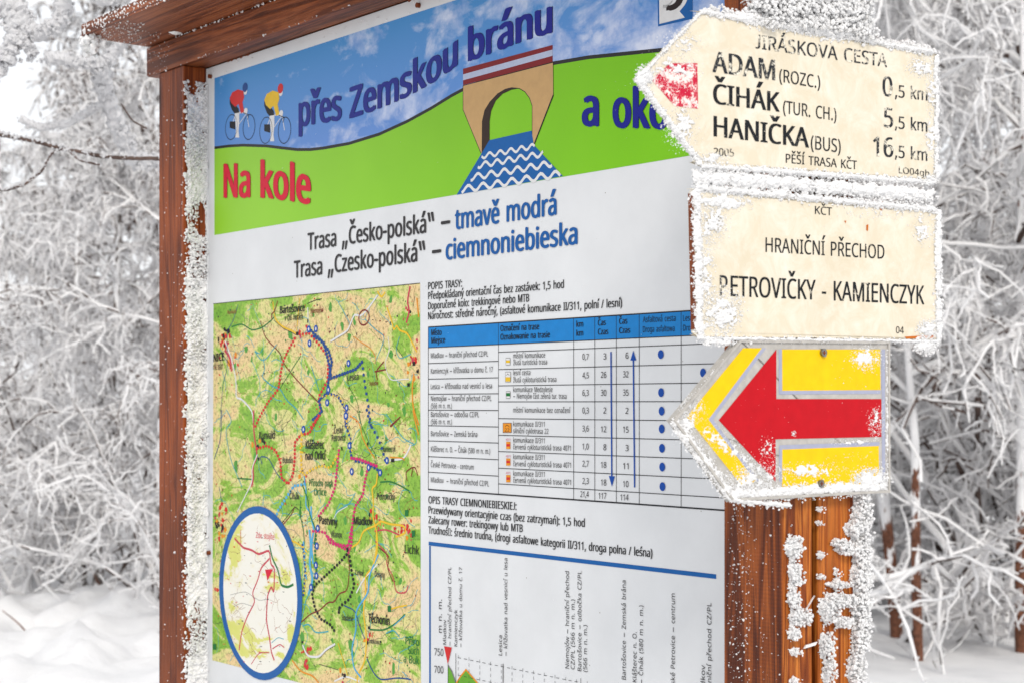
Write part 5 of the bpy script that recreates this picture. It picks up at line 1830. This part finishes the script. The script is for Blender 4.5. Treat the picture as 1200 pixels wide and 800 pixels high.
def tubes(lines, sides=5, rng=NR, jit=0.25, bark_side=None, bark_p=0.3):
    """lines: list of (pts (n,3), radii (n,)). Returns V, F(quads), material index."""
    Vs, Fs, Ms, nv = [], [], [], 0
    ang = np.linspace(0, 2 * math.pi, sides + 1)[:-1]
    for pts, rad in lines:
        n = len(pts)
        d = np.gradient(pts, axis=0)
        d /= np.maximum(np.linalg.norm(d, axis=1), 1e-9)[:, None]
        up = np.array([0.31, 0.17, 0.94])
        if abs(d[0] @ up) > 0.9: up = np.array([1, 0.1, 0])
        a = np.cross(d, up); a /= np.linalg.norm(a, axis=1)[:, None]
        b = np.cross(d, a)
        rr = rad[:, None] * (1 + rng.uniform(-jit, jit, (n, sides)))
        V = pts[:, None, :] + rr[:, :, None] * (np.cos(ang)[None, :, None] * a[:, None, :] + np.sin(ang)[None, :, None] * b[:, None, :])
        i = np.arange(n - 1)[:, None] * sides; j = np.arange(sides)[None, :]
        j2 = (j + 1) % sides
        f = np.stack([i + j, i + j2, i + sides + j2, i + sides + j], -1).reshape(-1, 4)
        if bark_side is not None:
            fc = V.reshape(-1, 3)[f].mean(1)
            cen = np.repeat((pts[:-1] + pts[1:]) / 2, sides, axis=0)
            o = fc - cen
            o /= np.maximum(np.linalg.norm(o, axis=1), 1e-9)[:, None]
            ph = rng.uniform(0, 1, n - 1)
            ok = (o @ bark_side > 0.35) & (np.repeat(ph, sides) < bark_p)
            Ms.append(ok.astype(np.int32))
        else:
            Ms.append(np.zeros(len(f), np.int32))
        Vs.append(V.reshape(-1, 3)); Fs.append(f + nv); nv += n * sides
    return np.vstack(Vs), np.vstack(Fs), np.concatenate(Ms)


def spurs(lines, per, ln, rng):
    P_, D2, R2 = [], [], []
    for pts, rad in lines:
        m = len(pts)
        t = rng.uniform(0, m - 1.01, per)
        i = t.astype(int); f = (t - i)[:, None]
        P_.append(pts[i] * (1 - f) + pts[i + 1] * f)
        D2.append(pts[i + 1] - pts[i]); R2.append(rad[i])
    P_ = np.vstack(P_); D2 = np.vstack(D2); R2 = np.concatenate(R2)
    D2 /= np.maximum(np.linalg.norm(D2, axis=1), 1e-9)[:, None]
    q = rng.normal(0, 1, P_.shape) + np.array([-0.5, -0.2, 0.1])
    q = q - (q * D2).sum(1)[:, None] * D2 * 0.6
    q /= np.linalg.norm(q, axis=1)[:, None]
    L_ = rng.uniform(0.4, 1.0, len(P_)) * ln
    a = np.cross(q, D2); a /= np.maximum(np.linalg.norm(a, axis=1), 1e-9)[:, None]
    b = np.cross(q, a)
    an = np.array([0, 2.094, 4.189])
    ring = np.cos(an)[None, :, None] * a[:, None, :] + np.sin(an)[None, :, None] * b[:, None, :]
    r0 = np.maximum(R2 * 0.62, 0.003)[:, None, None]
    V = np.concatenate([P_[:, None] + ring * r0, (P_ + q * L_[:, None])[:, None] + ring * r0 * 0.45], 1)
    f = np.array([(0, 1, 4, 3), (1, 2, 5, 4), (2, 0, 3, 5)])
    Fc = f[None] + (np.arange(len(P_)) * 6)[:, None, None]
    return V.reshape(-1, 3), Fc.reshape(-1, 4), np.zeros(len(P_) * 3, np.int32)


def with_spurs(lines, fine, bp, per=11, ln=0.05):
    V, Fc, M = tubes(lines, 5, bark_side=BSIDE, bark_p=bp, jit=0.42)
    V2, F2_, M2 = spurs(fine, per, ln, NR)
    return np.vstack([V, V2]), np.vstack([Fc, F2_ + len(V)]), np.concatenate([M, M2])


def path(p, d, L, n, wob, droop, rng):
    pts = [np.array(p, float)]
    d = np.array(d, float); d /= np.linalg.norm(d)
    for i in range(n):
        d = d + rng.normal(0, wob, 3) + np.array([0, 0, -droop])
        d /= np.linalg.norm(d)
        pts.append(pts[-1] + d * L / n)
    return np.array(pts)


def rdir(rng, az, el):
    return np.array([math.cos(az) * math.cos(el), math.sin(az) * math.cos(el), math.sin(el)])


BSIDE = np.array([0.75, 0.1, -0.62])


def weeping(seed, H=7.5, limbs=26, sub=9, twigs=8, reach=1.9, z0=0.25, tr=0.085, tw=0.0105, droop=0.22):
    rng = np.random.default_rng(seed)
    trunk = [(path((0, 0, -0.3), (rng.normal(0, .04), rng.normal(0, .04), 1), H + .3, 14, 0.03, 0, rng), np.linspace(tr, tr * 0.15, 15))]
    tp = trunk[0][0]
    big, fine = [], []
    for i in range(limbs):
        f = (i + rng.uniform(0, 1)) / limbs
        z = z0 + (H - z0 - .3) * f
        k = np.interp(z, tp[:, 2], np.arange(len(tp)))
        p = np.array([np.interp(k, np.arange(len(tp)), tp[:, c]) for c in range(3)])
        L = reach * (1.15 - 0.75 * f) * rng.uniform(0.75, 1.2)
        l = path(p, rdir(rng, rng.uniform(0, 6.28), rng.uniform(0.2, 0.8)), L, 8, 0.12, 0.06, rng)
        big.append((l, np.linspace(0.026, 0.012, 9) * rng.uniform(0.8, 1.2)))
        for j in range(sub):
            t = rng.uniform(0.15, 1.0) * 8
            q = np.array([np.interp(t, np.arange(9), l[:, c]) for c in range(3)])
            dd = l[min(8, int(t) + 1)] - l[min(7, int(t))]
            dd = dd / np.linalg.norm(dd) + rng.normal(0, 0.55, 3)
            s = path(q, dd, L * rng.uniform(0.3, 0.55), 6, 0.24, droop * 0.5, rng)
            fine.append((s, np.linspace(tw * 1.7, tw * 1.1, 7) * rng.uniform(0.8, 1.3)))
            for m in range(twigs):
                t = rng.uniform(0.1, 1.0) * 6
                q = np.array([np.interp(t, np.arange(7), s[:, c]) for c in range(3)])
                dd = rng.normal(0, 0.6, 3) + np.array([0, 0, -0.2])
                w = path(q, dd, rng.uniform(0.18, 0.5), 5, 0.27, droop, rng)
                fine.append((w, np.linspace(tw * 1.15, tw * 0.7, 6) * rng.uniform(0.7, 1.3)))
    return trunk, big, fine


def thicket(seed, n=10, H=2.6, sub=8, twigs=6, tw=0.0085):
    rng = np.random.default_rng(seed)
    big, fine = [], []
    for i in range(n):
        az = rng.uniform(0, 6.28)
        l = path((rng.normal(0, .25), rng.normal(0, .25), -0.2), rdir(rng, az, rng.uniform(0.75, 1.35)), H * rng.uniform(0.7, 1.3), 12, 0.10, 0.07, rng)
        big.append((l, np.linspace(0.026, 0.011, 13) * rng.uniform(0.7, 1.3)))
        for j in range(sub):
            t = rng.uniform(0.2, 1.0) * 12
            q = np.array([np.interp(t, np.arange(13), l[:, c]) for c in range(3)])
            dd = l[min(12, int(t) + 1)] - l[min(11, int(t))]
            dd = dd / np.linalg.norm(dd) + rng.normal(0, 0.6, 3)
            s = path(q, dd, H * rng.uniform(0.22, 0.42), 8, 0.22, 0.08, rng)
            fine.append((s, np.linspace(tw * 1.5, tw, 9) * rng.uniform(0.7, 1.3)))
            for m in range(twigs):
                t = rng.uniform(0.1, 1.0) * 8
                q = np.array([np.interp(t, np.arange(9), s[:, c]) for c in range(3)])
                w = path(q, rng.normal(0, 0.6, 3) + np.array([0, 0, 0.1]), rng.uniform(0.15, 0.4), 4, 0.30, 0.06, rng)
                fine.append((w, np.linspace(tw, tw * 0.6, 5) * rng.uniform(0.7, 1.2)))
    return big, fine


def tree_meshes(name, data, bp=0.45, trunk_mat=None, tside=8):
    trunk, big, fine = data
    V, Fc, M = tubes(trunk, tside, bark_side=None, jit=0.12)
    tm = mesh_np(name + '_trunk', V, Fc, [trunk_mat or M_FBARK], True)
    V, Fc, M = with_spurs(big + fine, fine, bp)
    cm = mesh_np(name + '_crown', V, Fc, [M_RIME, M_BARK], True, M)
    return tm, cm


def place_tree(name, meshes, x, y, rz, sc, label, group=None, cat='tree'):
    o = empty(name, loc=(x, y, gh(x, y) - 0.02), rz=rz)
    o.scale = (sc, sc, sc)
    tag(o, label, cat, group)
    for nm, me in zip(('trunk', 'crown'), meshes):
        if me is not None: link(nm, me, o)
    return o


TW = [tree_meshes('weeping_a', weeping(3)), tree_meshes('weeping_b', weeping(8, limbs=24, reach=1.7)), tree_meshes('weeping_c', weeping(15, H=8.5, reach=2.2, limbs=24))]


def at(px, y): return (px - 600) / F * y


for px, y, k, rz, sc, lb in [
    (30, 14.0, 0, 0.4, 0.47, 'rime-covered tree with drooping twigs at the left edge, beyond the lumpy snow'),
    (112, 12.6, 1, 2.1, 0.50, 'white drooping frosted tree midway between the left edge and the left post'),
    (188, 12.0, 2, 4.0, 0.50, 'frosted tree with grey trunk half hidden by the left wooden post'),
    (95, 16.0, 2, 5.0, 0.52, 'frosted tree standing behind the drooping trees at the left')]:
    place_tree('frosted_tree', TW[k], at(px, y), y, rz, sc, lb)
gl = 'frosted trees of the far wood'
far = [(-60, 17, 1, 1.0, .55, 'frosted tree outside the left edge, behind the near branches'), (10, 20, 0, 3.0, .62, 'far frosted tree at the left edge seen low under the near branches'),
       (150, 21, 2, 0.3, .62, 'far frosted tree behind the left wooden post, low on the left'), (215, 19, 0, 5.1, .9, 'far frosted tree hidden behind the left end of the notice board'),
       (400, 20, 2, 1.1, 1, None), (620, 19, 0, 2.2, 1, None), (800, 18, 2, 3.4, 1, None),
       (1000, 17, 1, 4.4, 1.05, 'tall frosted tree rising behind the right wooden post'), (1110, 18.5, 2, 2.8, 1.05, 'tall frosted tree just right of the cream signs'),
       (1190, 16.5, 0, 5.6, 1.05, 'tall frosted tree with hanging twigs at the right edge'), (1290, 18, 1, .2, 1, 'tall frosted tree beyond the right edge'),
       (60, 27, 1, 2.5, .8, 'farthest frosted tree on the left, pale between the nearer ones'), (1060, 25, 2, 1.5, 1.2, 'farthest frosted tree behind the right post and signs'),
       (1160, 27, 0, 0.9, 1.3, 'farthest frosted tree between the signs and the right edge'), (-180, 20, 2, 3.3, .58, 'far frosted tree well beyond the left edge')]
for px, y, k, rz, sc, lb in far:
    place_tree('frosted_tree', TW[k], at(px, y), y, rz, sc, lb or 'tall frosted tree in the wood hidden behind the printed panel', gl)

# thicket on the right
TH = []
for sd in (5, 9):
    big, fine = thicket(sd)
    V, Fc, M = with_spurs(big + fine, fine, 0.6, 10, 0.045)
    TH.append(mesh_np('thicket_crown', V, Fc, [M_RIME, M_BARK], True, M))
for px, y, k, rz, sc, lb in [(25, 12.6, 1, 1.2, 0.62, 'low frosted bush standing on the snow edge at the far left'),
                             (105, 13.0, 0, 4.2, 0.66, 'low frosted bush at the snow edge left of the left post'),
                             (175, 11.6, 1, 3.0, 0.58, 'low frosted bush partly behind the left wooden post'),
                             (1085, 13.0, 0, 0.2, 1.25, 'frosted bush of arching stems right behind the yellow arrow sign'),
                             (1180, 13.4, 1, 2.0, 1.3, 'frosted bush at the right edge of the photograph'),
                             (1130, 15.5, 0, 3.6, 1.6, 'taller frosted bush between the two nearer right-hand bushes'),
                             (1240, 14.2, 1, 5.0, 1.35, 'frosted bush partly outside the right edge'),
                             (1020, 14.8, 1, 0.9, 1.45, 'frosted bush half hidden behind the right wooden post')]:
    place_tree('frosted_bush', (None, TH[k]), at(px, y), y, rz, sc, lb, cat='bush')

# slim brown stemmed trees on the right
for i, (px, y, r, lean, H, lb) in enumerate([
    (1054, 12.8, 0.038, (-0.010, 0), 6.5, 'slim red-brown tree trunk beside the rimed right post'),
    (1078, 11.8, 0.028, (0.012, 0), 6.0, 'slim dark trunk second from the right post'),
    (1199, 12.2, 0.034, (0.02, 0), 6.8, 'slim trunk at the far right edge')]):
    dat = weeping(40 + i, H=H, limbs=20, sub=8, twigs=8, reach=1.3, z0=1.7, tr=r * 1.3, tw=0.0085, droop=0.24)
    place_tree('slim_tree', tree_meshes('slim', dat, 0.5, M_FBARK_RED), at(px, y), y, i * 1.3, 1.0, lb)

# near tree, trunk out of frame to the left, limbs reaching in
rng = np.random.default_rng(77)
nt_root = (at(-150, 5.2), 5.2)
nx, ny_ = nt_root


def pt(px, py, y):
    return np.array([at(px, y) - nx, y - ny_, CAMZ + (HZ - py) / F * y - gh(nx, ny_) + 0.02])


near = empty('frosted_tree', loc=(nx, ny_, gh(nx, ny_) - 0.02))
tag(near, 'near frosted tree whose thickly rimed branches reach in from the upper left', 'tree')
tr_ = path((0, 0, -0.3), (0.02, 0, 1), 5.2, 12, 0.04, 0, rng)
V, Fc, M = tubes([(tr_, np.linspace(0.07, 0.03, 13))], 8, jit=0.12)
link('trunk', mesh_np('trunk', V, Fc, [M_BARK], True), near)


def dense(pts, n=10):
    pts = np.array(pts)
    t = np.arange(len(pts)); tt = np.linspace(0, len(pts) - 1, (len(pts) - 1) * n + 1)
    q = np.stack([np.interp(tt, t, pts[:, c]) for c in range(3)], 1)
    for _ in range(3): q[1:-1] = (q[:-2] + 2 * q[1:-1] + q[2:]) / 4
    return q


def trunk_at(z): return np.array([np.interp(z, tr_[:, 2], tr_[:, c]) for c in range(3)])


thick = [  # px,py,dist lists; rime radius
    ([(-150, -60, 5.2), (-40, -20, 5.1), (10, 5, 5.1), (20, 40, 5.1), (8, 75, 5.1)], 0.036),
    ([(-40, -60, 5.1), (20, 0, 5.1), (34, 30, 5.1), (22, 55, 5.1)], 0.028),
    ([(20, 20, 5.1), (45, 42, 5.1), (70, 32, 5.1), (76, 0, 5.1), (72, -60, 5.1)], 0.030),
    ([(28, 45, 5.1), (36, 58, 5.1), (40, 66, 5.1)], 0.022),
    ([(72, -50, 5.0), (110, -10, 5.0), (122, 2, 5.0), (150, -8, 5.0), (180, -30, 5.0)], 0.026),
    ([(55, 68, 5.6), (75, 70, 5.6), (95, 75, 5.6), (122, 76, 5.6), (138, 60, 5.6)], 0.026),
    ([(120, 76, 5.6), (124, 110, 5.7), (140, 150, 5.8), (155, 190, 5.9), (190, 190, 6.0), (240, 195, 6.0)], 0.034),
    ([(138, 60, 5.6), (170, 20, 5.5), (200, -60, 5.4)], 0.022),
    ([(124, 120, 5.7), (80, 146, 5.8), (45, 150, 5.8), (25, 140, 5.8)], 0.016),
    ([(-150, 140, 5.2), (-40, 158, 5.2), (0, 158, 5.2), (40, 166, 5.2), (75, 175, 5.2), (100, 179, 5.2), (120, 184, 5.2), (155, 186, 5.2), (200, 186, 5.2)], 0.011),
    ([(72, 175, 5.2), (60, 180, 5.2), (50, 200, 5.2), (30, 216, 5.2), (5, 224, 5.2), (-20, 215, 5.2)], 0.007),
    ([(80, 176, 5.2), (92, 188, 5.2), (118, 194, 5.2)], 0.006),
    ([(142, 122, 5.4), (155, 142, 5.4), (172, 151, 5.4)], 0.0045),
    ([(-150, 60, 5.2), (-60, 30, 5.1), (0, 75, 5.1), (2, 90, 5.1)], 0.018),
]
bl, core = [], []
for li, (pts, r) in enumerate(thick):
    L3 = dense([pt(*p) for p in pts])
    if pts[0][0] == -150:
        L3 = np.vstack([trunk_at(L3[0][2])[None], L3])
    core.append((L3, np.full(len(L3), min(0.006, r * 0.55))))
    seg = np.linalg.norm(np.diff(L3, axis=0), axis=1)
    tot = seg.sum(); cum = np.concatenate([[0], np.cumsum(seg)])
    if r < 0.012:
        n = int(tot / (r * 0.55) * 4)
        side = np.array([-0.25, 0.1, 0.8])
        k = 0.62
    else:
        n = int(tot / r * 34)
        side = np.array([-0.3, -0.1, 0.2]); k = 1.0
    for _ in range(n):
        t = rng.uniform(0, tot)
        if li in (9, 10, 11) and mnoise.noise(Vector((t * 9, li, 0))) < -0.22 and rng.uniform() < 0.85: continue
        if li == 12: continue
        p = np.array([np.interp(t, cum, L3[:, c]) for c in range(3)])
        if r > 0.012 and mnoise.noise(Vector((t * 14, li, 3))) < -0.38: continue
        o = rng.normal(0, 0.40, 3) * r + side * r * 0.4
        bl.append((*(p + o), r * (rng.uniform(0.10, 0.22) if r > 0.012 else rng.uniform(0.3, 0.6)) * k))
bl = np.array(bl)
V, Fc = blobs(bl[:, :3], bl[:, 3], 2, 0.5)
tag(link('rime', mesh_np('rime', V, Fc, M_RIME_BACKLIT, False), near), kind='stuff')
V, Fc, M = tubes(core, 6, jit=0.15)
sl = []
for (pts, r), (L3, _) in zip(thick, core):
    if r > 0.012:
        L4 = L3 + np.array([-0.3, -0.1, 0.35]) * r * 0.35
        nn_ = len(L4)
        sl.append((L4, r * 0.72 * (1 + rng.uniform(-0.22, 0.22, nn_))))
Vs_, Fs_, _m = tubes(sl, 12, jit=0.22)
link('rime_sleeve', mesh_np('rime_sleeve', Vs_, Fs_, [M_RIME_BACKLIT], False), near, 'stuff')
link('branches', mesh_np('branches', V, Fc, [M_BARK], True), near)

# dry stems poking out of the snow on the left
for i, (px, py, dx, dy, D, lb) in enumerate([(100, 702, 22, 24, 12.0, 'bare brown twig poking out of the snow near the left post'), (0, 716, 42, 24, 11.0, 'bent brown twig lying over the snow at the left edge')]):
    x, y = at(px + dx, D), D
    o = empty('dry_twig', loc=(x, y, gh(x, y) - 0.01))
    tag(o, lb, 'twig')
    q = np.array([(0, 0, -0.05), (-0.45 * dx / F * D, 0, 0.6 * dy / F * D), (-dx / F * D, 0.05, dy / F * D * 1.2)])
    V, Fc, M = tubes([(dense(q, 4), np.linspace(0.007, 0.003, 9))], 5, jit=0.1)
    link('stem', mesh_np('stem', V, Fc, [M_BARK_RED], True), o)
